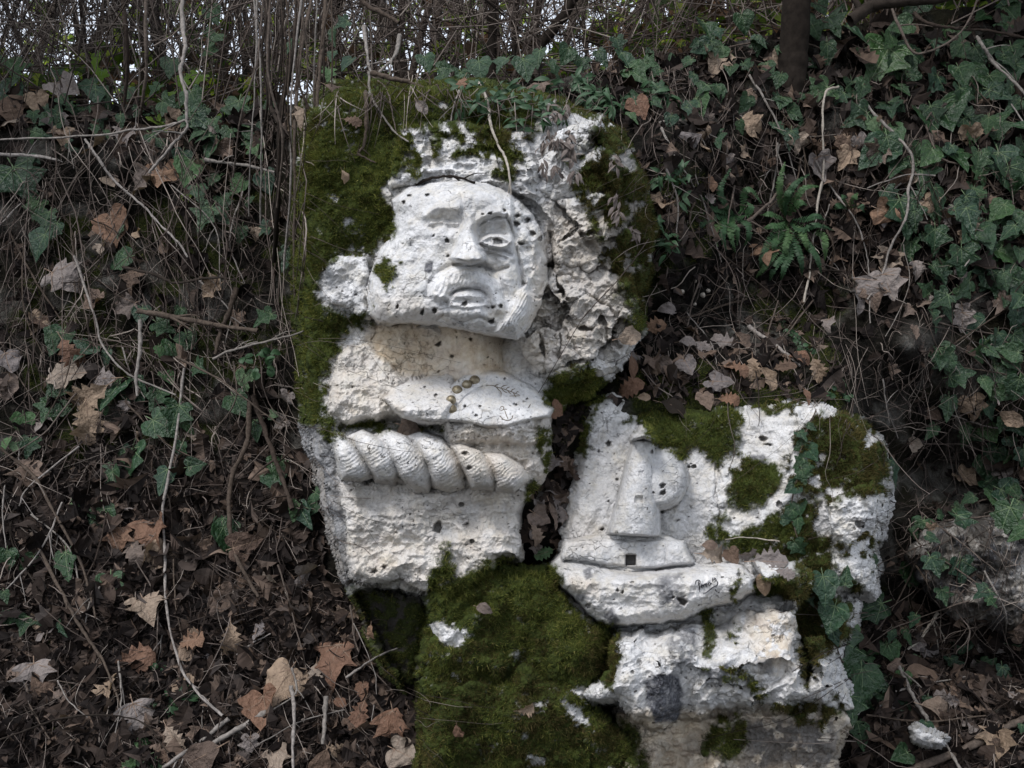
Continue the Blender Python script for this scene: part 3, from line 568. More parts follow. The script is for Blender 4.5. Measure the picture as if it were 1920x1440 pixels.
# --- moss masks (val<0 erases)
mo = lambda P, v=1, soft=4, warp=2.0, sp=0, sc=16: P_('moss', P, v, soft, warp, sp, sc)
mo([(520, 120), (700, 120), (880, 120), (1025, 130), (1010, 215), (1000, 240), (880, 225), (760, 240), (765, 290), (752, 320), (722, 345), (716, 362), (742, 395), (740, 428), (706, 462), (690, 480), (650, 486), (606, 512), (598, 560), (610, 582), (640, 590), (690, 572), (690, 604), (660, 622), (642, 640), (628, 668), (608, 700), (615, 760), (632, 802), (610, 812), (570, 790), (520, 700)])
mo([(740, 215), (1000, 210), (1000, 260), (955, 340), (930, 330), (880, 290), (800, 320), (745, 330)], 1, 4, 2, .58, 17)
mo([(880, 235), (955, 225), (960, 290), (905, 300)], 1, 4, 2.5)
mo([(1078, 300), (1112, 245), (1125, 225), (1180, 200), (1340, 260), (1340, 430), (1300, 560), (1215, 660), (1190, 630), (1172, 580), (1140, 500), (1128, 450), (1100, 400), (1075, 345)], 1, 5, 2.6, .30, 24)
P_('dirt', [(1130, 300), (1160, 240), (1300, 260), (1300, 560), (1200, 600), (1160, 520), (1140, 420)], .8, 14, 2)
mo([(1050, 690), (1100, 680), (1150, 715), (1110, 760), (1098, 800), (1095, 850), (1062, 870), (1060, 800), (1030, 760), (1020, 730)], 1, 4, 2.2)
mo([(702, 507), (718, 490), (752, 487), (745, 505), (730, 530), (722, 535)], 1, 3, 1)
mo([(1172, 792), (1187, 780), (1183, 752), (1240, 755), (1376, 762), (1388, 816), (1380, 846), (1350, 870), (1326, 850), (1300, 840), (1290, 866), (1278, 868), (1262, 848), (1228, 838), (1200, 800)], 1, 4, 1.4)
mo([(1372, 880), (1372, 930), (1385, 955), (1420, 952), (1455, 930), (1470, 900), (1478, 860), (1440, 868), (1400, 862)], 1, 4, 1.8)
mo([(1538, 780), (1577, 765), (1630, 780), (1660, 850), (1655, 935), (1590, 925), (1553, 955), (1530, 930), (1480, 930), (1490, 885), (1540, 870), (1500, 850), (1490, 810)], 1, 4, 3.0, .30, 22)
mo([(1390, 760), (1500, 750), (1500, 775), (1440, 785)], 1, 4, 2, .3); mo([(1600, 860), (1660, 840), (1660, 930), (1600, 925)], 1, 5, 2)
mo([(1322, 1012), (1345, 970), (1360, 965), (1378, 1000), (1442, 975), (1470, 940), (1526, 935), (1530, 1005), (1570, 1018), (1560, 1070), (1545, 1110), (1600, 1130), (1600, 1200), (1560, 1230), (1520, 1240), (1500, 1180), (1500, 1120), (1490, 1060), (1400, 1040)], 1, 4, 2, .06)
mo([(1425, 1085), (1490, 1075), (1530, 1110), (1545, 1200), (1515, 1290), (1500, 1200), (1490, 1140), (1420, 1110)], 1, 4, 1.5)
mo([(800, 1100), (822, 1060), (836, 1030), (846, 1060), (835, 1100), (870, 1075), (900, 1058), (960, 1045), (1040, 1062), (1055, 1110), (1080, 1150), (1140, 1175), (1165, 1230), (1150, 1290), (1110, 1300), (1200, 1370), (1230, 1560), (700, 1560), (745, 1330), (770, 1220)], 1, 5, 2.2)
mo([(1330, 1150), (1345, 1180), (1330, 1230), (1318, 1200)], .95, 3, 2); mo([(1360, 1170), (1390, 1185), (1385, 1215), (1355, 1200)], .95, 3, 2, .3); mo([(1345, 1250), (1385, 1245), (1380, 1285), (1310, 1250)], .95, 3, 2, .2); mo([(1395, 1240), (1440, 1330), (1425, 1340), (1390, 1270)], .95, 3, 2.5, .35)
mo([(1330, 1350), (1400, 1345), (1390, 1420), (1320, 1410)], 1, 4, 2.5, .2); mo([(1440, 1325), (1580, 1310), (1580, 1350), (1520, 1360)], 1, 4, 3, .2); mo([(1560, 1040), (1640, 1000), (1655, 1100), (1600, 1110)], 1, 4, 3, .62); mo([(640, 800), (700, 790), (830, 802), (832, 812), (700, 806)], 1, 3, 1, .1)
mo([(575, 760), (605, 780), (640, 820), (612, 830), (590, 790)], 1, 3, 1); mo([(1005, 800), (1035, 790), (1030, 890), (990, 950), (975, 960), (1010, 880)], 1, 4, 1, .45, 18); mo([(640, 1090), (690, 1120), (700, 1180), (760, 1250), (790, 1560), (680, 1560), (640, 1200)], .95, 6, 3, .25)
mo([(690, 1110), (800, 1125), (790, 1260), (720, 1240)], .9, 6, 2, .35)
# bare white windows in the moss
mo([(602, 520), (640, 492), (692, 482), (692, 578), (640, 582), (606, 568)], -1, 3, 1.2); mo([(812, 1170), (830, 1162), (872, 1195), (866, 1222), (845, 1215)], -1, 3, 1.5); mo([(1058, 1318), (1100, 1310), (1102, 1350), (1066, 1350)], -1, 3, 2); mo([(1075, 1295), (1130, 1285), (1140, 1325), (1100, 1310)], -1, 3, 1)
for x, y, r in [(627, 374, 6), (655, 412, 9), (660, 468, 12), (620, 634, 6), (606, 600, 5), (820, 195, 14), (1005, 1425, 14), (770, 250, 8), (795, 1245, 5), (640, 640, 6), (950, 1260, 5)]:
    mo([(x - r, y - r * .5), (x, y - r * .7), (x + r, y), (x + r * .3, y + r * .6), (x - r * .7, y + r * .4)], -1, 2, .8)
mo([(1000, 130), (1130, 180), (1120, 222), (1060, 215), (1000, 200)], 1, 5, 2, .2)
R.moss *= 1 - .9 * sm(.26, .40, fbm(R.X * .8 + R.Y * .3, R.Y - R.X * .2, 19, 5, 27, .78)) * sm(.0, .25, fbm(R.X, R.Y, 90, 3, 28) + .04)
def blur(A, k):
    for ax in (0, 1):
        c = np.cumsum(np.pad(A, [(k + 1, k) if i == ax else (0, 0) for i in (0, 1)], mode='edge'), ax)
        A = (np.take(c, range(2 * k + 1, c.shape[ax]), ax) - np.take(c, range(0, c.shape[ax] - 2 * k - 1), ax)) / (2 * k + 1)
    return A
R.dirt = np.maximum(R.dirt, .62 * np.clip(blur(R.moss, 7) * 1.3, 0, 1) * (1 - R.moss) * sm(-.25, .25, fbm(R.X, R.Y, 12, 3, 29)))
R.mb = sm(1040, 1130, R.X) * sm(620, 560, R.Y) + sm(1440, 1500, R.X) + sm(1040, 1300, R.Y) * .5
# moss thickens the surface; fine relief
R.H += R.moss * (.008 + .009 * fbm(R.X, R.Y, 24, 4, 52) + .010 * fbm(R.X, R.Y, 75, 3, 53) * sm(1000, 1100, R.Y) + .010 * fbm(R.X, R.Y, 60, 3, 53))
notcarve = np.isin(R.id, [R.names.index(k) for k in ('rock_body', 'slab', 'lower_boulder', 'base_rock', 'lower_block', 'shoulder', 'torso', 'front_ledge', 'mossy_boulder')])
calm = np.where(np.isin(R.id, [R.names.index(k) for k in ('lower_boulder', 'front_ledge', 'slab')]), .55, 1.0)
R.H += np.where(notcarve, calm * (ridged(R.X * .9 + R.Y * .35 + R.wx, R.Y * 1.1 - R.X * .25 + R.wy, 34, 5, 55, .62) - .6) * .017 + fbm(R.X * .8 + R.Y * .5, R.Y * 1.1, 60, 3, 58) * .008 + fbm(R.X, R.Y, 7, 3, 51, .7) * .0018, fbm(R.X, R.Y, 9, 4, 55, .7) * .0016)

def finish(Fd):
    Fd.P = at(Fd.X, Fd.Y, -Fd.H)
    for it in range(2):
        dx = np.gradient(Fd.P, axis=1); dy = np.gradient(Fd.P, axis=0)
        n = np.cross(dx, dy); n /= np.linalg.norm(n, axis=-1, keepdims=True) + 1e-12; vw = Fd.P - np.array([0, -D, 0]); n *= np.where((n * vw).sum(-1, keepdims=True) > 0, -1, 1)
        if it == 0:
            f = 1 - np.abs((n * vw).sum(-1) / np.linalg.norm(vw, axis=-1)); k = sm(.35, .8, f) * getattr(Fd, 'wall', 1.0)
            dsp = k * (fbm(Fd.P[..., 1] * 1000, Fd.P[..., 2] * 1000 + Fd.P[..., 0] * 500, 38, 4, 13) * .013)
            Fd.P = Fd.P + n * dsp[..., None]
            Fd.area = np.clip(1 / np.maximum(1 - f, .06), 1, 14)
    dx = np.gradient(Fd.P, axis=1); dy = np.gradient(Fd.P, axis=0)
    n = np.cross(dx, dy); n /= np.linalg.norm(n, axis=-1, keepdims=True) + 1e-12
    vw = Fd.P - np.array([0, -D, 0]); n *= np.where((n * vw).sum(-1, keepdims=True) > 0, -1, 1)
    Fd.Nn = n
    yt = Yt(Fd.X, Fd.Y)
    Fd.keep = (Fd.id > 0) & (-Fd.H < yt + .05)
R.wall = np.where(np.isin(R.id, [R.names.index(k) for k in ('rock_body', 'side_slab', 'slab', 'mossy_boulder', 'lower_boulder', 'base_rock', 'lower_block')]), 1.0, 0.0) * (1 - np.exp(-((R.X - 1180) / 90) ** 4 - ((R.Y - 930) / 150) ** 4))
finish(R)

def emit(Fd, names, objname, parent, origin):
    ids = [Fd.names.index(k) for k in names]
    m = Fd.keep & np.isin(Fd.id, ids)
    q = Fd.keep[:-1, :-1] & Fd.keep[1:, :-1] & Fd.keep[:-1, 1:] & Fd.keep[1:, 1:] & np.isin(Fd.id[:-1, :-1], ids)
    nx = Fd.X.shape[1]; J, I = np.nonzero(q); a = J * nx + I
    fc = np.stack([a, a + 1, a + 1 + nx, a + nx], 1)[:, ::-1]
    u, inv = np.unique(fc, return_inverse=True)
    mk = np.stack([Fd.moss, Fd.tan, Fd.lich, Fd.dirt], -1).reshape(-1, 4)[u]
    return mesh_np(objname, Fd.P.reshape(-1, 3)[u] - np.array(origin)[None], inv.reshape(fc.shape), M['stone'], parent, True, mk, None, Fd.Nn.reshape(-1, 3)[u])

def rock_thing(name, loc, label, cat, parts):
    e = thing(name, loc); tag(e, label, cat)
    for names, on, *lab in parts:
        o = emit(R, names, on, e, loc)
        if lab: o["label"] = lab[0]
    return e
bust = rock_thing('carved_bust_rock', tuple(at(800, 1100, .2)), 'tall pale limestone rock carved with a bearded face, a rope and a chest plate', 'rock carving', [])
for names, on, parent in [(['rock_body'], 'rock_body', bust), (['side_slab'], 'side_slab', bust), (['neck'], 'neck', bust), (['shoulder'], 'shoulder', bust), (['collar'], 'collar', bust), (['torso'], 'torso', bust),
                          (['chest_plate'], 'chest_plate', bust), (['lower_block'], 'lower_block', bust), (['head'], 'head', bust)]:
    ob = emit(R, names, on, parent, bust.location)
    if on == 'head': head = ob
    if on == 'chest_plate': plate = ob
for nm in ('nose', 'moustache', 'beard_lock', 'mouth', 'hair', 'eye', 'worn_eye'):
    emit(R, [nm], 'eye' if nm == 'worn_eye' else nm, head, bust.location)
for i in range(6): emit(R, [RN + '_%d' % i], 'rope_strand', bust, bust.location)
lh = rock_thing('lighthouse_carving_rock', tuple(at(1250, 1100, 0)), 'white limestone rock slab carved with a lighthouse and a half disc behind it', 'rock carving',
                [(['slab'], 'slab'), (['sun_disc'], 'sun_disc'), (['carved_base'], 'carved_base'), (['lighthouse_tower'], 'lighthouse_tower'), (['lighthouse_lantern'], 'lighthouse_lantern'), (['front_ledge'], 'front_ledge')])
def single_rock(names, name, label):
    o = emit(R, names, name, None, (0, 0, 0)); tag(o, label, 'rock'); return o
single_rock(['mossy_boulder'], 'mossy_boulder', 'big boulder wholly covered in green moss below the carved bust')
single_rock(['lower_boulder'], 'white_boulder', 'jagged white boulder with a dark grey patch under the lighthouse ledge')
single_rock(['base_rock'], 'base_rock', 'tan and grey rock at the bottom under the jagged white boulder')

def Rsample(A, px, py):
    px = np.asarray(px, F); py = np.asarray(py, F)
    i = np.clip((px - R.x[0]) / R.step, 0, len(R.x) - 1.001); j = np.clip((py - R.y[0]) / R.step, 0, len(R.y) - 1.001)
    i0 = i.astype(int); j0 = j.astype(int); u = i - i0; v = j - j0
    if A.ndim == 3: u = u[..., None]; v = v[..., None]
    return (A[j0, i0] * (1 - u) + A[j0, i0 + 1] * u) * (1 - v) + (A[j0 + 1, i0] * (1 - u) + A[j0 + 1, i0 + 1] * u) * v
def rock_here(px, py):
    px = np.asarray(px, F); py = np.asarray(py, F)
    inb = (px > R.x[0] + 2) & (px < R.x[-1] - 2) & (py > R.y[0] + 2) & (py < R.y[-1] - 2)
    return inb & (Rsample(R.keep.astype(F), px, py) > .9)
BX = Field(1660, 950, 2060, 1260, 2.5)
BX.lump('b', [(1700, 1040), (1735, 1000), (1790, 985), (1900, 975), (2010, 980), (2040, 1080), (2000, 1200), (1900, 1188), (1850, 1170), (1800, 1165), (1745, 1120)], lambda X, Y: -.24 + ridged(X, Y, 90, 5, 2) * .14 + (ridged(X, Y, 26, 5, 8, .7) - .6) * .035, r=60, edge=.10)
BX.tan[:] = .3; BX.dirt[:] = .35 + .6 * sm(-.2, .15, fbm(BX.X, BX.Y, 14, 4, 6, .7)); BX.lich[:] = sm(-.35, .1, fbm(BX.X, BX.Y, 30, 5, 3)) * .97 + .03; finish(BX)
o = emit(BX, ['b'], 'grey_boulder', None, (0, 0, 0)); tag(o, 'rough dark grey boulder jutting out at the right edge above the leaf litter', 'rock')
SX = Field(1690, 1350, 1790, 1420, 2.0)
SX.lump('b', [(1705, 1370), (1720, 1362), (1745, 1372), (1775, 1385), (1768, 1398), (1745, 1402), (1715, 1392)], lambda X, Y: -.02 + ridged(X, Y, 40, 4, 2) * .02, r=12, edge=.04); SX.lich[:] = .25; finish(SX)
o = emit(SX, ['b'], 'pale_stone', None, (0, 0, 0)); tag(o, 'small pale angular stone in the leaf litter at lower right', 'stone')

def surf(px, py):
    """point-depth (Y) and normal of what stands there"""
    px = np.atleast_1d(np.asarray(px, F)); py = np.atleast_1d(np.asarray(py, F))
    g = rock_here(px, py)
    y = Yt(px, py)
    e = 6.0
    P0 = at(px, py, y); Px = at(px + e, py, Yt(px + e, py)); Py = at(px, py + e, Yt(px, py + e))
    n = np.cross(Px - P0, Py - P0); n /= np.linalg.norm(n, axis=-1, keepdims=True); n *= np.where((n * (P0 - np.array([0, -D, 0]))).sum(-1, keepdims=True) > 0, -1, 1)
    yr = -Rsample(R.H, px, py); nr = Rsample(R.Nn, px, py); nr /= np.linalg.norm(nr, axis=-1, keepdims=True) + 1e-9
    inb = (px > BX.x[0] + 4) & (px < BX.x[-1] - 4) & (py > BX.y[0] + 4) & (py < BX.y[-1] - 4)
    bi = np.clip(((px - BX.x[0]) / BX.step).astype(int), 0, len(BX.x) - 1); bj = np.clip(((py - BX.y[0]) / BX.step).astype(int), 0, len(BX.y) - 1)
    yb = -BX.H[bj, bi]; gb = inb & BX.keep[bj, bi] & (yb < y)
    y2 = np.where(g, np.minimum(yr, y), np.where(gb, yb, y)); n2 = np.where((g & (yr < y))[:, None], nr, n)
    return y2, n2

# ------------------------------------------------------------------ the bank (terrain) with the wood floor behind its crest
tx = np.concatenate([np.arange(-1400, -100, 40), np.arange(-100, 2030, 7), np.arange(2030, 3320, 40)]).astype(F)
nrow = 210
tt = np.linspace(0, 1, nrow)
TX = np.tile(tx[None], (nrow, 1)); TY = crest(TX) * (1 - tt[:, None]) + 1560 * tt[:, None]
Yv = Yt(TX, TY); V = at(TX, TY, Yv)
# round the crest off
V_back = []
top = V[0]
for k, (dy, dz) in enumerate([(.06, .012), (.2, .02), (.6, .02), (1.5, .0), (4, -.15), (12, -.6), (60, -2), (600, -6)]):
    V_back.append(top + np.array([0, dy, dz])[None] + np.stack([top[:, 0] * (dy / 3.0), 0 * top[:, 0], fbm(top[:, 0] * 300, top[:, 0] * 0 + dy * 100, 60, 3, 33) * .02], -1))
V_front = []
bot = V[-1]
for k, (dy, dz) in enumerate([(-.2, -.1), (-.6, -.2), (-1.5, -.28), (-4, -.35), (-20, -.5), (-300, -1)]):
    V_front.append(np.stack([bot[:, 0] * (1 - dy / 3), np.minimum(bot[:, 1] + dy, bot[:, 1] + dy), bot[:, 2] * 0 + bot[:, 2].mean() * (k / 5) + bot[:, 2] * (1 - k / 5) + dz], -1))
VV = np.concatenate([np.stack(V_back[::-1]), V, np.stack(V_front)])
nr_, nc_ = VV.shape[:2]
a = (np.arange(nr_ - 1)[:, None] * nc_ + np.arange(nc_ - 1)[None]).ravel()
fc = np.stack([a, a + nc_, a + nc_ + 1, a + 1], 1)
Tmoss = np.zeros((nr_, nc_)); Tst = np.zeros((nr_, nc_)); k0 = len(V_back)
def tmoss(px, py):
    m = 0
    for P, sp in TMP:
        m = np.maximum(m, sm(14, -14, sdpoly(P, px + fbm(px, py, 30, 3, 60) * 26, py + fbm(px, py, 30, 3, 61) * 26)) * sm(-.2, .1, fbm(px, py, 30, 3, 62) + sp))
    return m
TMP = [([(95, 1190), (170, 1130), (215, 1120), (225, 1160), (170, 1230), (165, 1330), (130, 1440), (70, 1460), (80, 1330)], .3),
       ([(60, 400), (520, 330), (560, 620), (480, 760), (330, 900), (120, 900), (20, 640)], -.12),
       ([(1150, 690), (1250, 680), (1400, 690), (1540, 740), (1560, 790), (1380, 800), (1180, 790)], .35),
       ([(1380, 540), (1480, 540), (1560, 640), (1600, 760), (1640, 860), (1560, 800), (1440, 640)], .1),
       ([(1230, 300), (1330, 330), (1330, 460), (1260, 540), (1200, 560)], .1),
       ([(1520, 1100), (1640, 1080), (1620, 1300), (1560, 1420), (1530, 1300)], .1), ([(1480, 500), (1560, 520), (1580, 600), (1500, 600)], .0), ([(1040, 700), (1100, 700), (1100, 780), (1060, 840)], .3)]
Tmoss[k0:k0 + nrow] = tmoss(TX, TY)
Tst[k0:k0 + nrow] = np.maximum(sm(.1, .35, fbm(TX, TY, 70, 4, 63)) * .5, sm(50, 0, np.hypot(TX - 1720, TY - 640)) * .9 + sm(50, 10, np.hypot(TX - 200, TY - 290)) * .3 + sm(40, 0, np.hypot((TX - 1235), TY - 520)) * .7)
mk = np.stack([Tmoss, Tst, Tst * 0, Tst * 0], -1).reshape(-1, 4)
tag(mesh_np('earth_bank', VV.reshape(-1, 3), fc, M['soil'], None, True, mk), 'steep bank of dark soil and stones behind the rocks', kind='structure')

# ------------------------------------------------------------------ leaf shapes
def smooth_path(P, sub=5):
    P = np.asarray(P, F); n = len(P)
    if n < 3:
        t = np.linspace(0, 1, sub + 1)[:, None]; return P[0] * (1 - t) + P[1] * t
    Q = np.vstack([2 * P[0] - P[1], P, 2 * P[-1] - P[-2]]); out = []
    for i in range(1, n):
        p0, p1, p2, p3 = Q[i - 1], Q[i], Q[i + 1], Q[i + 2]
        for t in np.linspace(0, 1, sub, endpoint=False):
            out.append(.5 * ((2 * p1) + (-p0 + p2) * t + (2 * p0 - 5 * p1 + 4 * p2 - p3) * t * t + (-p0 + 3 * p1 - 3 * p2 + p3) * t ** 3))
    out.append(P[-1]); return np.array(out)
def outline(kind, n=9):
    if kind == 'ivy':
        p = [(0, .04), (.17, -.12), (.36, -.10), (.45, .06), (.33, .20), (.52, .38), (.34, .47), (.19, .56), (.13, .78), (0, 1)]
    elif kind == 'ivynarrow':
        p = [(0, .02), (.14, -.10), (.28, -.06), (.34, .10), (.30, .24), (.36, .36), (.24, .48), (.18, .62), (.10, .82), (0, 1)]
    elif kind == 'ivyheart':
        p = [(0, .03), (.14, -.13), (.32, -.14), (.46, .02), (.50, .18), (.46, .34), (.36, .50), (.24, .68), (.11, .86), (0, 1)]
    elif kind == 'maple':
        p = [(0, .0), (.22, -.02), (.50, .12), (.34, .24), (.60, .52), (.40, .48), (.30, .56), (.22, .70), (.14, .82), (0, 1)]
    elif kind == 'oak':
        p = [(0, 0), (.08, .10), (.20, .18), (.13, .27), (.30, .36), (.18, .45), (.36, .55), (.22, .63), (.36, .74), (.22, .80), (.22, .92), (0, 1)]
    elif kind == 'beech':
        p = [(0, 0), (.13, .10), (.24, .25), (.31, .42), (.31, .58), (.24, .75), (.13, .90), (0, 1)]
    elif kind == 'lance':
        p = [(0, 0), (.09, .15), (.16, .35), (.15, .6), (.08, .82), (0, 1)]
    elif kind == 'round':
        p = [(0, 0), (.22, .08), (.38, .3), (.40, .55), (.28, .82), (0, 1)]
    elif kind == 'holly':
        p = [(0, 0), (.14, .08), (.30, .16), (.16, .26), (.34, .40), (.18, .48), (.33, .64), (.15, .72), (.18, .86), (0, 1)]
    return np.array(p, F)
def zfun(kind, fold, curl, wob, ph):
    def z(x, y):
        return fold * np.abs(x) + curl * (y - .4) ** 2 + wob * np.sin(7 * x + 5 * y + ph) * (.3 + np.abs(x)) + wob * .6 * np.sin(13 * y - 9 * x + 2 * ph) * np.abs(x) * 2
    return z
def leaf_geo(kind, fold=.25, curl=-.3, wob=.05, ph=0., rings=2, veins=True, rnd=None):
    p = outline(kind)
    if rings > 1:
        cen = p.copy(); q = smooth_path(cen, 2 if kind in ('oak', 'holly') else 3); q[:, 0] = np.maximum(q[:, 0], 0); q[0] = cen[0]; q[-1] = cen[-1]; p = q
    n = len(p); V = []; Fc = []; Mi = []
    zf = zfun(kind, fold, curl, wob, ph)
    jit = np.zeros(n) if rnd is None else np.convolve(rnd.uniform(-.06, .06, n), np.ones(3) / 3, 'same')
    mid = np.linspace(p[0, 1], 1, n)
    ks = np.linspace(0, 1, rings + 1)
    for s in (1, -1):
        base = len(V)
        for i in range(n):
            for k in ks:
                x = s * p[i, 0] * k * (1 + (jit[i] * 3 if s > 0 else -jit[i] * 3)); y = mid[i] + (p[i, 1] - mid[i]) * k
                V.append((x, y, zf(x, y)))
        w = rings + 1
        for i in range(n - 1):
            for k in range(rings):
                q = [base + i * w + k, base + i * w + k + 1, base + (i + 1) * w + k + 1, base + (i + 1) * w + k]
                Fc.append(q if s > 0 else q[::-1]); Mi.append(0)
    if veins:
        tips = {'ivy': [(0, .97), (.50, .38), (-.50, .38), (.42, .04), (-.42, .04)], 'ivynarrow': [(0, .95), (.33, .35), (-.33, .35), (.3, .04), (-.3, .04)], 'ivyheart': [(0, .95), (.4, .42), (-.4, .42), (.42, .10), (-.42, .10)],
                'maple': [(0, .95), (.56, .5), (-.56, .5), (.45, .12), (-.45, .12)]}.get(kind)
        if tips is None:
            tips = [(0, .97)]
        for tx_, ty_ in tips:
            b = len(V); m = 3; L = math.hypot(tx_, ty_ - .03) or 1; px_, py_ = -(ty_ - .03) / L, tx_ / L
            for k in range(m + 1):
                t = k / m; x = tx_ * t; y = .03 + (ty_ - .03) * t; wd = .012 * (1 - t * .75)
                for q in (-1, 1): V.append((x + q * px_ * wd, y + q * py_ * wd, zf(x, y) + .008))
            for k in range(m): Fc.append([b + 2 * k, b + 2 * k + 1, b + 2 * k + 3, b + 2 * k + 2]); Mi.append(1)
    # petiole
    b = len(V)
    for (y, z) in ((.05, 0), (-.22, -.05)):
        for q in (-1, 1): V.append((q * .012, y, zf(0, .05) + z + .004))
    Fc.append([b, b + 1, b + 3, b + 2]); Mi.append(1)
    return np.array(V, F), np.array(Fc), np.array(Mi)

MESH = {}
lr = np.random.default_rng(11)
def leaf_mesh(kind, mt, vm, var, dead):
    key = (kind, mt, var, dead)
    if key not in MESH:
        r = np.random.default_rng(hash((kind, var, dead)) % 1000 if False else (len(kind) * 31 + var * 7 + (100 if dead else 0)))
        if dead: g = leaf_geo(kind, r.uniform(-.15, .75), r.uniform(-1.0, .5), r.uniform(.08, .20), r.uniform(0, 6), 2, True, r)
        else: g = leaf_geo(kind, r.uniform(.05, .3), r.uniform(-.45, -.1), r.uniform(.02, .06), r.uniform(0, 6), 2, True, r)
        o = mesh_np('leaf_shape', g[0], g[1], [M[mt], M[vm]], None, True, None, g[2])
        MESH[key] = o.data; bpy.data.objects.remove(o)
    return MESH[key]
def frame(nrm, ang, pitch, roll, r=None):
    """3x3 columns (x,y,z): z = leaf normal, y = leaf tip direction. ang: direction of tip in the picture, 0 = down, 90 = right"""
    nrm = Vector(nrm).normalized()
    d = Vector((math.sin(math.radians(ang)), 0, -math.cos(math.radians(ang))))
    y = (d - nrm * d.dot(nrm))
    if y.length < .15: y = Vector((1, 0, 0)) - nrm * nrm.x
    y.normalize(); x = y.cross(nrm).normalized()
    from mathutils import Matrix
    m = Matrix((x, y, nrm)).transposed()
    m = m @ Matrix.Rotation(math.radians(pitch), 3, 'X') @ Matrix.Rotation(math.radians(roll), 3, 'Y')
    return m
def place_leaf(name, mesh, px, py, size, ang, lift=.012, tilt=None, parent=None, toward=.5, Y=None):
    """size in photo pixels; (px,py) the leaf's centre"""
    y, n = surf(px, py); y = y[0]; n = n[0]
    if Y is not None: y = Y
    y -= lift
    v = Vector(n) * (1 - toward) + Vector((0, -1, .25)) * toward
    t = tilt if tilt is not None else (lr.uniform(-22, 22), lr.uniform(-28, 28))
    m = frame(v, ang, *t)
    s = size * (y + D) / FPX
    c = Vector(at(px, py, y)) - m @ Vector((0, .45 * s, 0))
    o = bpy.data.objects.new(name, mesh); COL.objects.link(o)
    M4 = m.to_4x4(); M4.translation = c
    M4 = M4 @ __import__('mathutils').Matrix.Diagonal((s, s, s, 1))
    if parent is not None:
        o.parent = parent; M4.translation = c - parent.location
    o.matrix_local = M4
    return o

def stamp(geo, pos, mats3, scl):
    """join many copies: returns V,F"""
    V0, F0 = geo[0], geo[1]
    V = np.einsum('nij,vj->nvi', mats3, V0) * scl[:, None, None] + pos[:, None, :]
    n = len(pos); Fc = (F0[None] + (np.arange(n) * len(V0))[:, None, None]).reshape(-1, F0.shape[1])
    return V.reshape(-1, 3), Fc
def rand_frames(nrm, n, r, spread=.6, down=0.0, toward=0.3):
    z = nrm * (1 - toward) + np.array([0, -1, .3]) * toward + r.normal(0, spread, (n, 3)) * .6; z /= np.linalg.norm(z, axis=1, keepdims=True)
    d = r.normal(0, 1, (n, 3)) + np.array([0, 0, -1]) * down
    y = d - z * (d * z).sum(1, keepdims=True); y /= np.linalg.norm(y, axis=1, keepdims=True)
    x = np.cross(y, z)
    return np.stack([x, y, z], -1)

# ------------------------------------------------------------------ moss
def moss_blades(name, px, py, Yp, Nn, mt, label, L=(.003, .0065), Wd=.0011, seed=1):
    r = np.random.default_rng(seed); n = len(px)
    P = at(px, py, Yp) - Nn * .0015
    d = Nn * 1.0 + r.normal(0, .45, (n, 3)) + np.array([0, -.15, .18]); d /= np.linalg.norm(d, axis=1, keepdims=True)
    s = np.cross(d, r.normal(0, 1, (n, 3))); s /= np.linalg.norm(s, axis=1, keepdims=True)
    big = (r.random((n, 1)) < .18); ln = r.uniform(*L, (n, 1)) * np.where(big, 1.7, 1); wd = Wd * r.uniform(.7, 1.4, (n, 1)) * np.where(big, 1.35, 1)
    bend = r.normal(0, .35, (n, 3)) * ln
    V = np.stack([P - s * wd * .5, P + s * wd * .5, P + d * ln + bend], 1).reshape(-1, 3)
    Fc = np.arange(3 * n).reshape(-1, 3)
    o = mesh_np(name, V, Fc, M[mt], None, False); tag(o, label, 'moss', kind='stuff'); return o
mr = np.random.default_rng(5)
nb = 3600000
px = mr.uniform(R.x[0], R.x[-1], nb); py = mr.uniform(R.y[0], 1500, nb)
ar = np.clip(Rsample(R.area, px, py), 1, 9); q = mr.random(nb) < ar * (1500000 / nb) * .95; px, py = px[q], py[q]; nb = len(px)
mk_ = Rsample(R.moss, px, py) * Rsample(R.keep.astype(F), px, py)
mk_ = mk_ * (.55 + .45 * sm(-.35, .05, fbm(px, py, 14, 4, 22))) * (.72 + .28 * sm(-.3, .1, fbm(px, py, 60, 3, 23)))
sel = (mk_ > mr.uniform(.25, 1.0, nb)) & (mr.random(nb) < np.where(py > 1445, .3, 1))
px, py = px[sel], py[sel]
yy = -Rsample(R.H, px, py); ok = yy < Yt(px, py) + .01; px, py, yy = px[ok], py[ok], yy[ok]
nn_ = Rsample(R.Nn, px, py); nn_ /= np.linalg.norm(nn_, axis=1, keepdims=True)
mbv = Rsample(R.mb, px, py) + fbm(px, py, 38, 4, 12) * 1.2 + .12
br = mbv > mr.uniform(.2, .9, len(px))
zone_bust = (py < 840) & (px < 1300) & ~((px > 1165) & (py > 600))
zone_low = (px < 1235) & (py > 1020)
for nm, z, g, mt, lab, sd in [('moss_carpet', zone_bust, ~br, 'moss', 'thick bright green moss covering the top and left side of the carved bust rock', 1),
                              ('moss_carpet', zone_bust, br, 'mossbrown', 'olive brown moss on the crag right of the carved head', 2),
                              ('moss_carpet', zone_low, ~br, 'moss', 'thick green moss covering the boulder below the carved bust', 3),
                              ('moss_carpet', zone_low, br, 'mossbrown', 'brownish moss mixed into the green on the boulder below the bust', 4),
                              ('moss_carpet', ~zone_bust & ~zone_low, ~br, 'moss', 'green moss patches around the carved lighthouse', 5),
                              ('moss_carpet', ~zone_bust & ~zone_low, br, 'mossbrown', 'brown green moss on the rounded right end of the lighthouse rock', 6)]:
    q = z & g
    moss_blades(nm, px[q], py[q], yy[q], nn_[q], mt, lab, seed=sd)
